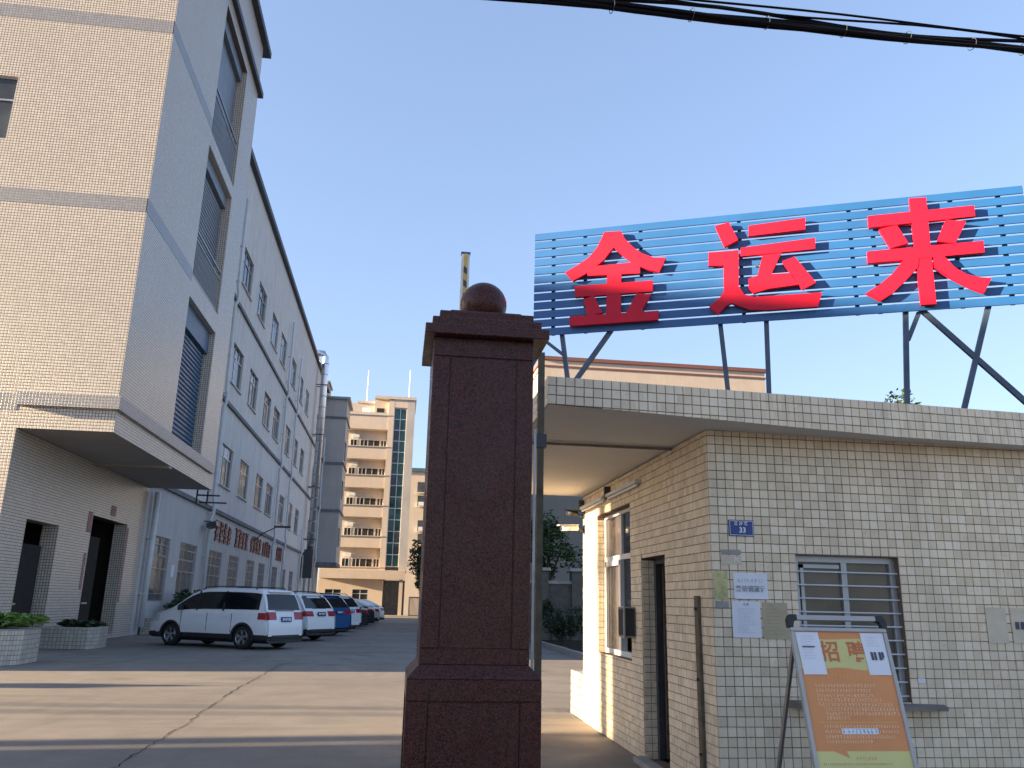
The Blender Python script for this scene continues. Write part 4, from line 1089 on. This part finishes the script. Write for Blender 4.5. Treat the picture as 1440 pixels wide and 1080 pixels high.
# front wall tiles
def in_op(u, v, op, m=.01): return op[0] - m < u + PT/2 < op[1] + m and op[2] - m < v + PT/2 < op[3] + m
fw_ = MB(); cells = []
for c in range(int((XE - XB)/PT)):
    for r_ in range(int(ZT/PT) + 1):
        u, v = XB + c*PT + .001, r_*PT + .003
        # cut around the window
        u1, v1 = u + tw, min(v + tw, ZT - .003)
        if v1 - v < .008: continue
        if u1 > WF[0] and u < WF[1] and v1 > WF[2] and v < WF[3]:
            if u < WF[0] - .02: u1 = WF[0]
            elif u1 > WF[1] + .02: u = WF[1]
            elif v < WF[2] - .02: v1 = WF[2]
            elif v1 > WF[3] + .02: v = WF[3]
            else: continue
        if rnd.random() < .0: continue       # a few lost tiles
        cells.append((u, v, u1 - u, v1 - v))
cells.sort(key=lambda q: (Vector((q[0], YBF, q[1])) - CAM).length if q[1] > .6 else 99)
for (u, v, w, h) in cells:
    if NS < 298 and abs(w - tw) < 1e-4 and abs(h - tw) < 1e-4:
        ob = link('tile', tile_me, front_wall); ob.location = (u, YBF, v); ob.rotation_euler = (rnd.uniform(-.012, .012), 0, rnd.uniform(-.012, .012)); NS += 1
    else: tile_geo(fw_, (u, YBF, v), Vector((1, 0, 0)), Vector((0, -1, 0)), w, h)
o = fw_.build('wall_tiles', 'booth_tile', front_wall); o['kind'] = 'stuff'
lw = MB()
for c in range(int((YBE - YBF)/PT)):
    for r_ in range(int(ZT/PT) + 1):
        u, v = YBF + c*PT + .003, r_*PT + .003; u1, v1 = u + tw, min(v + tw, ZT - .003); skip = v1 - v < .008
        for op in (WL, DL):
            if u1 > op[0] and u < op[1] and v1 > op[2] and v < op[3]:
                if u < op[0] - .02: u1 = op[0]
                elif u1 > op[1] + .02: u = op[1]
                elif v1 > op[3] + .02: v = op[3]
                elif v < op[2] - .02: v1 = op[2]
                else: skip = True
        if skip: continue
        tile_geo(lw, (XB, u1, v), Vector((0, -1, 0)), Vector((-1, 0, 0)), u1 - u, v1 - v)
# reveals of the lane window and door (far jamb faces the camera)
for (yj, z0, z1) in ((WL[1], WL[2], WL[3]), (DL[1], DL[2], DL[3])):
    for r_ in range(int((z1 - z0)/PT)):
        for c in range(2):
            tile_geo(lw, (XB + .004 + c*PT, yj, z0 + r_*PT + .002), Vector((1, 0, 0)), Vector((0, -1, 0)), tw, tw)
o = lw.build('wall_tiles', 'booth_tile', lane_wall); o['kind'] = 'stuff'
# low tiled block and step at the far end of the lane wall
bevel(MB().box(XB - .003, XB + 1.2, YBE + .002, 12.12, 0, .585).build('end_block', 'planter_tile', booth), .006)
bevel(MB().box(XB + .12, XB + 1.2, YBE + .002, 11.75, .586, .70).build('end_step', 'planter_tile', booth), .006)
MB().box(XB - .12, XB, 7.70, 8.53, 0, .05).build('door_step', 'kerb_stone', booth)
# front window: frame, two sashes, bars, glass
f = MB(); Y = YBF + .09
plain('glass_room', (.11, .095, .075), .12, .35, var=.35, scale=1.5)
for z in (WF[2], WF[3] - .05): f.box(WF[0], WF[1], Y - .03, Y + .03, z, z + .05)
for x in (WF[0], WF[0] + (WF[1]-WF[0])*.47, WF[1] - .05): f.box(x, x + .05, Y - .028, Y + .028, WF[2] + .05, WF[3] - .05)
f.box(WF[0] + .07, WF[0] + .10, Y - .02, Y + .02, WF[2] + .05, WF[3] - .07); f.box(WF[0] + .07, WF[0] + .42, Y - .02, Y + .02, WF[3] - .10, WF[3] - .07)
fwin = f.build('front_window', 'frame_alu', booth)
for (a, b) in ((WF[0] + .05, WF[0] + (WF[1]-WF[0])*.47), (WF[0] + (WF[1]-WF[0])*.47 + .05, WF[1] - .05)):
    MB().quad((a, Y, WF[2] + .05), (b, Y, WF[2] + .05), (b, Y, WF[3] - .05), (a, Y, WF[3] - .05)).build('pane', 'glass_room', fwin)
bar_me = MB().tube((WF[0], YBF + .035, 0), (WF[1], YBF + .035, 0), .0065, 6).mesh('bar', 'pvc_white')
for k in range(10): link('bar', bar_me, fwin, loc=(0, 0, WF[3] - .13 - k*.108))
sl_ = MB().add([(3.127, YBF - .008, .748), (4.446, YBF - .008, .735), (4.446, YBF - .008, .772), (3.127, YBF - .008, .80), (3.16, YBF - .15, .745), (4.40, YBF - .13, .735), (4.40, YBF - .13, .765), (3.16, YBF - .15, .79)],
          [(4,5,6,7),(3,2,6,7),(0,1,5,4),(0,3,7,4),(1,2,6,5),(0,1,2,3)]).build('window_sill', 'wood_sill', booth)
# lane window
X_ = XB + .13; f = MB()
zt = 2.02
for z in (WL[2], zt, WL[3] - .04): f.box(X_ - .03, X_ + .03, WL[0], WL[1], z, z + .06)
ym = (WL[0] + WL[1])/2
for y in (WL[0], ym - .03, WL[1] - .05): f.box(X_ - .028, X_ + .028, y, y + .05, WL[2] + .06, WL[3] - .04)
f.box(X_ - .045, X_ - .031, ym - .03, ym + .05, WL[2] + .06, zt); f.box(X_ - .045, X_ - .031, WL[1] - .11, WL[1] - .06, WL[2] + .06, zt); f.box(X_ - .045, X_ - .031, ym, WL[1] - .06, zt - .06, zt)
lwin = f.build('lane_window', 'pvc_white', booth)
for (a, b, c, d, m_) in ((ym, WL[1] - .05, WL[2] + .06, zt, 'glass_frost'), (WL[0] + .05, ym - .03, 1.25, zt, 'glass_dark'), (ym + .02, WL[1] - .05, zt + .06, WL[3] - .04, 'glass_frost'), (WL[0] + .05, ym - .03, zt + .06, WL[3] - .04, 'glass_dark')):
    MB().quad((X_, a, c), (X_, b, c), (X_, b, d), (X_, a, d)).build('pane', m_, lwin)
MB().box(XB + .02, XB + .16, WL[0], WL[1], WL[2] - .03, WL[2] - .002).build('window_ledge', 'kerb_stone', booth)
# door: dark frame, leaf standing open inwards
X_ = XB + .16
dfm = MB().box(X_ - .03, X_ + .03, DL[1] - .07, DL[1], 0.03, DL[3]).box(X_ - .03, X_ + .03, DL[0], DL[0] + .03, 0.03, DL[3]).box(X_ - .03, X_ + .03, DL[0] + .03, DL[1] - .07, DL[3] - .06, DL[3]).build('door_frame', 'dark_metal', booth)
dl = MB().box(X_ + .04, X_ + .80, DL[1] - .10, DL[1] - .06, .04, DL[3] - .05).build('door', 'brown_iron', booth)
for x in (X_ + .12, X_ + .44): MB().box(x, x + .26, DL[1] - .108, DL[1] - .10, .3, 1.7).build('door_panel', 'glass_dark', dl)
# tube lights and conduit under the soffit
for k, (ya, yb2) in enumerate(((9.95, 11.2), (8.45, 9.75))):
    tl = thing('tube_lamp', ('white fluorescent tube fitting over the far end of the booth window', 'white fluorescent tube fitting over the booth window beside the door')[k], 'lamp', (XB - .05, ya, 2.78), group='tube lamps under the canopy')
    MB().box(XB - .075, XB - .008, ya, yb2, 2.765, 2.80).build('fitting', 'pvc_white', tl)
    MB().tube((XB - .045, ya + .03, 2.748), (XB - .045, yb2 - .03, 2.748), .014, 8).build('tube', 'paper', tl)
    MB().box(XB - .08, XB - .008, yb2, yb2 + .05, 2.74, 2.90).build('end_bracket', 'dark_metal', tl)
cd = thing('conduit', 'thin brown cable conduit across the white canopy soffit', 'conduit', (1.9, 7.5, 2.93))
MB().box(1.07, XB - .01, 7.40, 7.425, 2.935, 2.958).build('duct', 'wood_sill', cd)
# intercom box by the window
ib = thing('card_reader', 'grey metal card reader box on the tiled wall between window and door', 'box', (XB - .05, 8.85, 1.17))
bevel(MB().box(XB - .14, XB - .009, 8.74, 8.96, 1.165, 1.48).build('case', 'steel_worn', ib), .008)
MB().box(XB - .143, XB - .141, 8.76, 8.94, 1.19, 1.45).build('cover', 'black_plastic', ib)
bevel(MB().box(XB - .12, XB - .02, 8.7385 - .004, 8.7385, 1.18, 1.465).build('screen', 'black_plastic', ib), .001)
# cameras at the booth end
def cctv(label, y, z, dirv, L=.17, shade='pvc_white'):
    c = thing('security_camera', label, 'camera', (XB - .01, y, z))
    MB().box(XB - .02, XB - .008, y - .05, y + .05, z - .06, z + .06).build('base', 'dark_metal', c)
    e = Vector((XB - .12, y, z + .01))
    MB().path([(XB - .01, y, z), (XB - .07, y, z - .02), e], .016, 7).build('arm', 'dark_metal', c)
    d = Vector(dirv).normalized()
    MB().tube(e - d*.02, e + d*L, .035, 10).build('body', shade, c, True)
    MB().tube(e + d*L, e + d*(L + .012), .03, 10).build('lens', 'glass_dark', c)
    MB().bar(e + d*-.02 + Vector((0, 0, .042)), e + d*(L + .05) + Vector((0, 0, .042)), .09, .012).build('sun_hood', shade, c)
cctv('white bullet camera with sun hood at the lit corner of the booth', 11.2, 2.50, (-1, -.15, -.05), .22)
cctv('dark bullet camera just above the white one at the booth corner', 11.22, 2.70, (-1, -.05, .02), .12, 'black_plastic')
# rusty angle iron by the corner
ai = thing('angle_iron', 'rusty brown angle iron strip bolted on the tiles beside the booth corner', 'strip', (XB, 6.82, 0))
pa, pbm = onX(981.5, 839, XB - .02), onX(996, 1078, XB - .02)
MB().box(XB - .035, XB - .009, 6.79, 6.87, 0, 1.585).build('strip', 'brown_iron', ai)
for z in (.35, .92, 1.48): MB().tube((XB - .036, 6.815, z), (XB - .055, 6.815, z), .012, 8).build('bolt', 'dark_metal', ai)
# red stool inside the booth door
rs = thing('stool', 'red plastic stool inside the dark booth doorway', 'stool', (3.1, 8.1, .01))
MB().box(2.95, 3.25, 7.95, 8.25, .86, .90).build('seat', 'red_plastic', rs)
for x in (2.97, 3.20):
    for y in (7.97, 8.20): MB().bar((x, y, .012), (x + .01, y + .01, .86), .035, .035, (0, 1, 0)).build('leg', 'red_plastic', rs)

# papers and plates on the front wall ------------------------------------
EX, EZ = Vector((1, 0, 0)), Vector((0, 0, 1))
def sheet(name, label, cat, p0, p1, mat, curl=.006):
    """thin sheet on the front wall between two pixels' wall points (top-left, bottom-right)"""
    a, b = onY(*p0, YBF - .012), onY(*p1, YBF - .012)
    t = thing(name, label, cat, (a.x, YBF - .012, b.z))
    mb = MB(); n = 6; vs = []; fs = []
    for j in range(n + 1):
        for i in range(n + 1):
            u, v = i/n, j/n; e = max(0, u - .6)**2*curl*6 + max(0, .25 - v)**2*curl*10 + .0008*math.sin(7*u + 5*v)
            vs.append((a.x + (b.x - a.x)*u, YBF - .0105 - e, b.z + (a.z - b.z)*v))
    for j in range(n):
        for i in range(n): fs.append((j*(n+1) + i, j*(n+1) + i + 1, (j+1)*(n+1) + i + 1, (j+1)*(n+1) + i))
    mb.add(vs, fs); mb.build('sheet', mat, t, True)
    return t, a, b
rnd = random.Random(5)
def lines(t, a, b, rows, h, mat, m=.15, top=.12, off=.0022, var=True):
    mb = MB(); w = b.x - a.x; H_ = a.z - b.z
    for r_ in range(rows):
        z = a.z - H_*(top + (1 - top - .12)*r_/max(1, rows - 1))
        marks(mb, (a.x + w*m*rnd.uniform(.8, 1.2), YBF - .0125, z), EX, EZ, None, w*(1 - 2*m), h, rnd, rnd.uniform(.45, 1.0) if var else 1, off)
    return mb.build('print', mat, t)
# house number plate
a, b = onY(1024.5, 730.5, YBF - .02), onY(1061, 754.5, YBF - .02)
hp = thing('house_number_plate', 'blue enamel house number plate reading 33 on the booth tiles', 'sign', (a.x, YBF - .01, b.z))
bevel(MB().box(a.x, b.x, YBF - .018, YBF - .008, b.z, a.z).build('plate', 'plate_blue', hp), .003)
w, h = b.x - a.x, a.z - b.z; cx, cz = (a.x + b.x)/2, (a.z + b.z)/2
fr_ = MB()
for (x0, x1, z0, z1) in ((.04, .96, .92, .945), (.04, .96, .055, .08), (.035, .05, .08, .92), (.95, .965, .08, .92)):
    fr_.box(a.x + w*x0, a.x + w*x1, YBF - .0192, YBF - .0181, b.z + h*z0, b.z + h*z1)
fr_.build('border', 'plate_white', hp)
put_text('road_name', '又 沙 路', .034, 'plate_white', hp, (cx - .004, YBF - .0195, cz + h*.26), EX, EZ, .0006)
put_text('number', '33', .062, 'plate_white', hp, (cx + .008, YBF - .0195, cz - h*.14), EX, EZ, .0014)
t, a, b = sheet('notice_paper', 'torn beige paper scrap with a handwritten mark under the blue plate', 'paper', (1014, 781), (1043, 794), 'paper_old', 0)
put_text('mark', '7C', .05, 'plate_white', t, (b.x - .04, YBF - .0155, (a.z + b.z)/2), EX, EZ, .001)
sheet('notice_paper', 'blank grey paper scrap pasted just below the blue plate', 'paper', (1014, 772.5), (1042, 780.5), 'kerb_stone', 0)
sheet('notice_paper', 'peeling yellow paper strip by the booth corner', 'paper', (1003.5, 802), (1024, 843), 'paper_yellow', .004)
sheet('notice_paper', 'small torn grey scrap below the peeling yellow strip', 'paper', (1006, 845), (1025, 855), 'kerb_stone', .004)
t, a, b = sheet('notice_paper', 'white visitor registration notice with large grey characters', 'paper', (1031, 805), (1080, 843), 'paper', .01)
put_text('words', '来访请登记', .052, 'ink_faint', t, ((a.x + b.x)/2, YBF - .0165, (a.z + b.z)/2 - .025), EX, EZ, .0012)
mb = MB(); marks(mb, (a.x + .03, YBF - .014, a.z - .075), EX, EZ, None, b.x - a.x - .05, .03, rnd, .9, .002); mb.build('print', 'ink_faint', t)
t, a, b = sheet('notice_paper', 'white printed notice sheet under the registration notice', 'paper', (1029, 845), (1071, 897), 'paper', .005)
put_text('heading', '公 告', .022, 'ink', t, ((a.x + b.x)/2, YBF - .0150, a.z - .025), EX, EZ)
lines(t, a, b, 13, .009, 'ink_faint', .18, .22, .003)
t, a, b = sheet('notice_paper', 'yellowed brown paper notice beside the white printed sheet', 'paper', (1071.5, 847), (1110, 899), 'paper_tan', .003)
lines(t, a, b, 9, .007, 'brown_iron', .15, .1, .0025)
sheet('notice_paper', 'blank beige sheet on the tiles right of the barred window', 'paper', (1385, 854), (1419.5, 905), 'paper_old', .003)
t, a, b = sheet('notice_paper', 'white notice with small dark pictures right of the blank beige sheet', 'paper', (1420, 855), (1462, 905), 'paper_old', .003)
mb = MB()
for k in range(4): mb.box(a.x + .03 + k*.05, a.x + .065 + k*.05, YBF - .0152, YBF - .0135, (a.z + b.z)/2 - .03, (a.z + b.z)/2 + .03)
mb.build('picture', 'ink', t); lines(t, a, b, 4, .007, 'ink_faint', .15, .12, .003)
sheet('notice_paper', 'tiny white torn scrap on the tiles above the sill end', 'paper', (1291, 954), (1302, 961), 'paper', 0)

# ================================================================== ROOFTOP SIGN
ang = R(23.2); sn = Vector((-math.sin(ang), -math.cos(ang), 0)); sd_ = Vector((math.cos(ang), -math.sin(ang), 0))
SR0 = Vector((6.14, 6.80, 0)); SZ1, SZ0 = 5.778, 4.472
sgl = Vector((1.390, 8.835, 0))
slen = (SR0 - sgl).length
sign = thing('rooftop_sign', 'blue slatted rooftop signboard on steel legs above the guard booth', 'sign', (3.8, 7.8, 3.2))
n_s = 12; ps = (SZ1 - SZ0)/n_s
for k in range(n_s):
    z0 = SZ0 + k*ps
    a = sgl; b = SR0 + sd_*(.0 if k else 0)
    o = MB().prism([a + EZ*(z0), a + EZ*(z0 + ps*.80), a + EZ*(z0 + ps*.80) - sn*.018, a + EZ*z0 - sn*.018], sd_*slen).build('slat', 'sign_blue', sign)
    bevel(o, .003, 1)
for s in (.22, .60, 1.25, 2.35, 3.5, 3.72, 4.5, 4.95):
    p = sgl + sd_*s - sn*.07
    MB().bar(p + EZ*(SZ0 + .02), p + EZ*(SZ1 - .02), .04, .04, sn).build('upright', 'sign_frame', sign)
def leg(p0, p1, w=.05):
    P_ = sgl - sn*.075
    a, b = onP(*p0, P_, sn), onP(*p1, P_, sn)
    d = (b - a); d = d*((3.19 - a.z)/d.z)
    MB().bar(a + EZ*.05, a + d, w, w, sn).build('leg', 'sign_frame', sign)
    q = a + d; MB().box(q.x - .07, q.x + .07, q.y - .07, q.y + .07, 3.188, 3.2).build('foot_plate', 'sign_frame', sign)
for p0, p1 in (((790, 473), (797, 527)), ((860, 470), (818, 527)), ((1013, 460), (1022, 537)), ((1078, 457), (1081, 540)), ((1274, 442), (1275.5, 550)), ((1295, 441), (1432, 558)), ((1392, 432), (1361, 556))): leg(p0, p1)
P_ = sgl - sn*.08
MB().bar(onP(1292, 440, P_, sn), onP(1277, 478, P_, sn), .045, .045, sn).build('brace', 'sign_frame', sign)
MB().bar(onP(752, 468, P_, sn), onP(796, 502, P_, sn), .035, .035, sn).build('brace', 'sign_frame', sign)
A_ = lambda x, y: (740 + x/4, 240 + y/4)
B_ = lambda x, y: (1080 + x/4, 240 + y/4)
JIN = [[A_(*q) for q in s] for s in (
    [(440,345),(490,342),(512,380),(490,432),(430,508),(385,542),(330,582),(262,620),(218,572),(290,530),(350,490),(400,430)],
    [(490,342),(535,340),(552,380),(600,430),(650,465),(715,488),(785,490),(765,535),(747,570),(690,557),(640,540),(560,490),(520,455),(488,430),(470,395)],
    [(338,542),(640,512),(640,577),(345,592)], [(455,575),(535,568),(532,835),(448,840)], [(272,650),(712,617),(712,680),(275,712)],
    [(320,725),(380,702),(430,800),(345,818)], [(622,690),(703,697),(640,800),(560,805)], [(245,820),(745,788),(742,840),(245,875)])]
YUN = [[A_(1062,310),A_(1140,290),A_(1192,390),A_(1115,428)],
    [A_(1025,460),A_(1195,448),A_(1195,650),A_(1225,695),A_(1285,710),A_(1360,705),B_(305,685),B_(280,765),B_(0,785),A_(1255,782),A_(1200,762),A_(1155,745),A_(1120,765),A_(1078,808),A_(1030,765),A_(1090,712),A_(1112,680),A_(1110,532),A_(1025,535)],
    [A_(1250,310),B_(210,265),B_(210,330),A_(1250,368)], [A_(1205,435),B_(265,378),B_(265,440),A_(1205,482)],
    [A_(1330,475),A_(1435,462),A_(1378,582),B_(120,576),B_(175,640),B_(0,665),A_(1280,690),A_(1252,655),A_(1250,608),A_(1302,590)],
    [B_(80,510),B_(150,485),B_(270,630),B_(195,668)]]
LAI = [[B_(*q) for q in s] for s in (
    [(795,155),(890,150),(912,400),(948,750),(862,755),(822,400)], [(562,255),(1160,195),(1165,255),(568,320)],
    [(625,330),(725,305),(790,408),(690,435)], [(1000,275),(1115,285),(1055,408),(950,398)], [(558,455),(1212,395),(1218,460),(562,520)],
    [(770,490),(850,480),(842,545),(770,622),(700,690),(635,732),(550,690),(630,640),(700,580)],
    [(930,470),(990,480),(1050,545),(1120,585),(1190,600),(1258,605),(1215,688),(1140,660),(1040,610),(935,545)])]
P_ = sgl + sn*.075
for strokes in (JIN, YUN, LAI):
    mb = MB()
    for k, s in enumerate(strokes):
        poly = [onP(*q, P_, sn) + sn*(.0011*k) for q in s]
        mb.prism(poly, sn*-.05)
    ch = mb.build('character', 'sign_red', sign)
    for q in (.3, .7):
        pz_ = [onP(*v_, P_, sn) for s in strokes for v_ in s]
        cx = sum((p.x for p in pz_))/len(pz_); c0 = sum(pz_, Vector())/len(pz_)
        MB().bar(c0 + EZ*(q - .5)*.5 - sn*.05, c0 + EZ*(q - .5)*.5 - sn*.105, .03, .03).build('stud', 'sign_frame', ch)

# ================================================================== POSTER STAND
ps_ = thing('poster_stand', 'aluminium framed recruitment poster stand leaning in front of the barred window', 'sign', (2.87, 5.05, 0))
TL, TR = Vector((2.523, 5.20, 1.382)), Vector((3.188, 5.205, 1.382))
dn = (Vector((0, 4.99, .584)) - Vector((0, 5.2, 1.382))); dn.x = 0; dn = dn.normalized()
ex = (TR - TL).normalized(); pn = dn.cross(ex).normalized()
if pn.y > 0: pn = -pn
BW = (TR - TL).length; BH = 1.30
def pq(u, v, d=0): return TL + ex*u + dn*v + pn*d
def pbox(mb, u0, u1, v0, v1, d0, d1):
    return mb.add([pq(u, v, d) for d in (d0, d1) for u, v in ((u0, v0), (u1, v0), (u1, v1), (u0, v1))], [(0,3,2,1),(4,5,6,7),(0,1,5,4),(1,2,6,5),(2,3,7,6),(3,0,4,7)])
pbox(MB(), .02, BW - .02, .02, BH - .02, -.012, 0).build('backing', 'steel_worn', ps_)
for nm, (u0, u1, v0, v1) in dict(a=(0, BW, 0, .026), b=(0, BW, BH - .026, BH), c=(0, .026, .027, BH - .027), d=(BW - .026, BW, .027, BH - .027)).items():
    bevel(pbox(MB(), u0, u1, v0, v1, -.02, .014).build('frame_bar', 'alu_matt', ps_), .005, 2)
# handle bar with black corners
up_ = -dn
MB().bar(pq(.05, -.062), pq(BW - .05, -.062), .03, .03, pn).build('handle', 'alu_matt', ps_)
for u0, u1 in ((-.012, .055), (BW - .06, BW + .007)):
    k = MB(); s_ = 1 if u0 < 0 else -1
    e0 = u0 if s_ > 0 else u1
    k.prism([pq(e0, 0, -.018), pq(e0, -.05, -.018), pq(e0 + s_*.018, -.08, -.018), pq(e0 + s_*.067, -.08, -.018), pq(e0 + s_*.067, -.045, -.018), pq(e0 + s_*.045, -.04, -.018), pq(e0 + s_*.032, 0, -.018)], pn*.036)
    k.build('corner', 'black_plastic', ps_)
# rear legs
for u in (.04, BW - .04):
    t0 = pq(u, .05, -.03); MB().bar(t0, Vector((t0.x, 5.75, .02)), .03, .018, (1, 0, 0)).build('rear_leg', 'steel_worn', ps_)
for u in (.013, BW - .013):
    t0 = pq(u, BH); tt = t0 + dn*((t0.z - .0)/-dn.z); MB().bar(t0, tt, .026, .026, pn).build('front_leg', 'steel_bright', ps_)
# printed poster: flat sheets of print, each a hair above the one below
in0, in1 = .026, BW - .026
po = pbox(MB(), in0, in1, .026, BH - .026, .0002, .0015).build('poster', 'poster_yellow', ps_)
def pr(pts, d, mat, nm='print'):
    return MB().add([pq(u, v, d) for u, v in pts], [tuple(range(len(pts)))]).build(nm, mat, po)
pr([(in0, .026), (in1, .026), (in1, .06), (in0 + .2, .075), (in0, .065)], .002, 'poster_orange')
wav = [(in0 + (in1 - in0)*k/10, .255 + .008*math.sin(k*1.1)) for k in range(11)]
pr(wav + [(in1, .735), (in0 + .20, .735), (in0 + .215, .775), (in0 + .12, .735), (in0, .735)], .0022, 'poster_orange')
put_text('headline', '招', .135, 'poster_deep', po, pq(.245, .158, .0028), ex, -dn, .003)
put_text('headline', '聘', .135, 'poster_deep', po, pq(.430, .158, .0028), ex, -dn, .003)
rnd = random.Random(31)
def pline(v, u0, w, h, mat, fill=1.0):
    mb = MB(); marks(mb, pq(u0, v + h, .0030), ex, -dn, None, w, h, rnd, fill, .0004); return mb.build('print', mat, po)
pline(.285, .17, .36, .026, 'poster_gold')
for k, (v, f_) in enumerate(((.345, .78), (.375, .72), (.405, .75), (.430, .86), (.457, .98), (.484, .97), (.510, .98), (.535, .3))):
    pline(v, .10 if k < 5 else .14, .50, .021, 'poster_text', f_)
    if k < 4: pline(v, .10, .09, .018, 'poster_gold')
pr([(.08, .570), (BW - .05, .570), (BW - .05, .573), (.08, .573)], .0028, 'poster_gold')
for v, f_ in ((.585, .98), (.615, .98), (.645, .9), (.672, .6)): pline(v, .11, .50, .018, 'poster_text', f_)
pr([(.22, .607), (.46, .607), (.46, .640), (.22, .640)], .0036, 'paper')
mb = MB(); marks(mb, pq(.225, .636, .0042), ex, -dn, None, .22, .026, rnd, 1, .0004); mb.build('print', 'ink', po)
pline(.765, .28, .12, .02, 'poster_deep')
for k in range(16): pline(.80 + k*.026, .06, .55, .013, 'ink', rnd.choice((.95, .98, .3, .8, .97)))
# two white sheets taped over the poster
for u0, u1, nm in ((.030, .185, 'left'), (.475, BW - .030, 'right')):
    sh = thing('taped_sheet', 'white printed sheet taped over the ' + ('first' if nm == 'left' else 'second') + ' headline character of the poster' if nm == 'left' else 'white sheet with a small dark picture taped on the recruitment poster', 'paper', pq(u0, .3, .004))
    sh['label'] = 'white text sheet taped over the edge of the first headline character' if nm == 'left' else 'white sheet with a small dark picture taped on the recruitment poster'
    mb = MB(); vs = []; n = 5
    for j in range(n + 1):
        for i in range(n + 1):
            u, v = i/n, j/n; vs.append(pq(u0 + (u1 - u0)*u + (.012*v if nm == 'left' else .012*v*(1 - u)), .030 + .262*v, .0050 + .010*max(0, v - .55)**2*u + .001*math.sin(6*u + 4*v)))
    mb.add(vs, [(j*(n+1) + i, j*(n+1) + i + 1, (j+1)*(n+1) + i + 1, (j+1)*(n+1) + i) for j in range(n) for i in range(n)])
    mb.build('sheet', 'paper', sh, True)
    mb = MB(); w = u1 - u0
    for k in range(9 if nm == 'left' else 4): marks(mb, pq(u0 + w*.2, .062 + k*.017, .0085), ex, -dn, None, w*.62, .008, rnd, rnd.uniform(.5, 1), .0003)
    mb.build('print', 'ink_faint', sh)
    if nm == 'left':
        MB().add([pq(u0 + w*a_, v, .0088) for a_, v in ((.2, .118), (.75, .118), (.75, .126), (.2, .126))], [(0,1,2,3)]).build('print', 'ink', sh)
    else:
        mb = MB()
        for a_ in (.28, .42, .62, .74): mb.add([pq(u0 + w*x, v, .0088) for x, v in ((a_, .150), (a_ + .10, .150), (a_ + .11, .20 - .02*(a_ > .7)), (a_ + .01, .20))], [(0,1,2,3)])
        mb.build('picture', 'ink', sh)

# ================================================================== OVERHEAD CABLES
cbn = thing('cable_bundle', 'thick black bundle of overhead cables tied together across the sky', 'cable', (1.1, 6.0, 6.6))
rnd = random.Random(2)
CQ = [onY(770, 0, 6.0), onY(1100, 31, 6.4), onY(1440, 70, 6.8)]
cdir = (CQ[2] - CQ[0]); cdir.z = 0; cdir.normalize(); cnrm = Vector((-cdir.y, cdir.x, 0))
cslope = (CQ[2].z - CQ[0].z)/(Vector((CQ[2].x - CQ[0].x, CQ[2].y - CQ[0].y)).length)
def cpt(t, dz=0, dn_=0):
    return Vector((CQ[0].x, CQ[0].y, 0)) + cdir*t + cnrm*dn_ + EZ*(CQ[0].z + cslope*t + .0012*(t - 3)**2*.5 + dz)
def cable_pts(dz, dy, wob, ph):
    return [cpt(t, dz + wob*math.sin(t*1.3 + ph), dy + wob*.5*math.cos(t*.9 + ph)) for t in [-24 + 46*k/100 for k in range(101)]]
for k in range(9):
    MB().path(cable_pts(rnd.uniform(-.03, .03), rnd.uniform(-.03, .03), rnd.uniform(.02, .04), k*1.1), rnd.uniform(.015, .024), 6).build('cable', 'cable_black', cbn, True)
for k, (dz, w_) in enumerate(((.14, .05), (.20, .02), (.10, .07))):
    MB().path(cable_pts(dz, .02*k, w_, 2 + k*2), .012 if k != 2 else .02, 5).build('cable', 'cable_black', cbn, True)
for k in range(9):
    p = cpt(.5 + k*.83 + rnd.uniform(-.15, .15))
    MB().path([p + cnrm*math.cos(q*.524)*.062 + EZ*math.sin(q*.524)*.062 for q in range(13)], .004, 5).build('tie', 'dark_metal', cbn)
for i, (wx, wz) in enumerate(((0, 0), (.5, .25))):  # added wires out of view, there for their shadow lines on the ground
    ww = thing('shadow_wire', ('unseen wire added to cast a thin shadow line on the yard', 'higher unseen wire added to cast a second shadow line on the yard')[i], 'wire', (-60, 9 + wx, 8))
    MB().path([(-62 + 35.5*k/20, 9 + wx - 1.6*k/20, 7.9 + wz - .5*math.sin(math.pi*k/20)) for k in range(21)], .06, 6).build('wire', 'cable_black', ww, True)
PE = (cpt(-24), cpt(22))
for i, p in enumerate(PE + (Vector((-62, 9.2, 8)),)):
    up_ = thing('utility_pole', ('concrete utility pole at the left end of the cable bundle', 'concrete utility pole at the right end of the cable bundle', 'concrete utility pole carrying the two added wires')[i], 'pole', (p.x, p.y, 0))
    MB().tube((p.x, p.y + .12, 0), (p.x, p.y + .12, p.z + .8), .15, 12, .11).build('shaft', 'kerb_stone', up_, True)
    MB().box(p.x - .04, p.x + .04, p.y - .5, p.y + .6, p.z - .14, p.z - .06).build('cross_arm', 'dark_metal', up_)
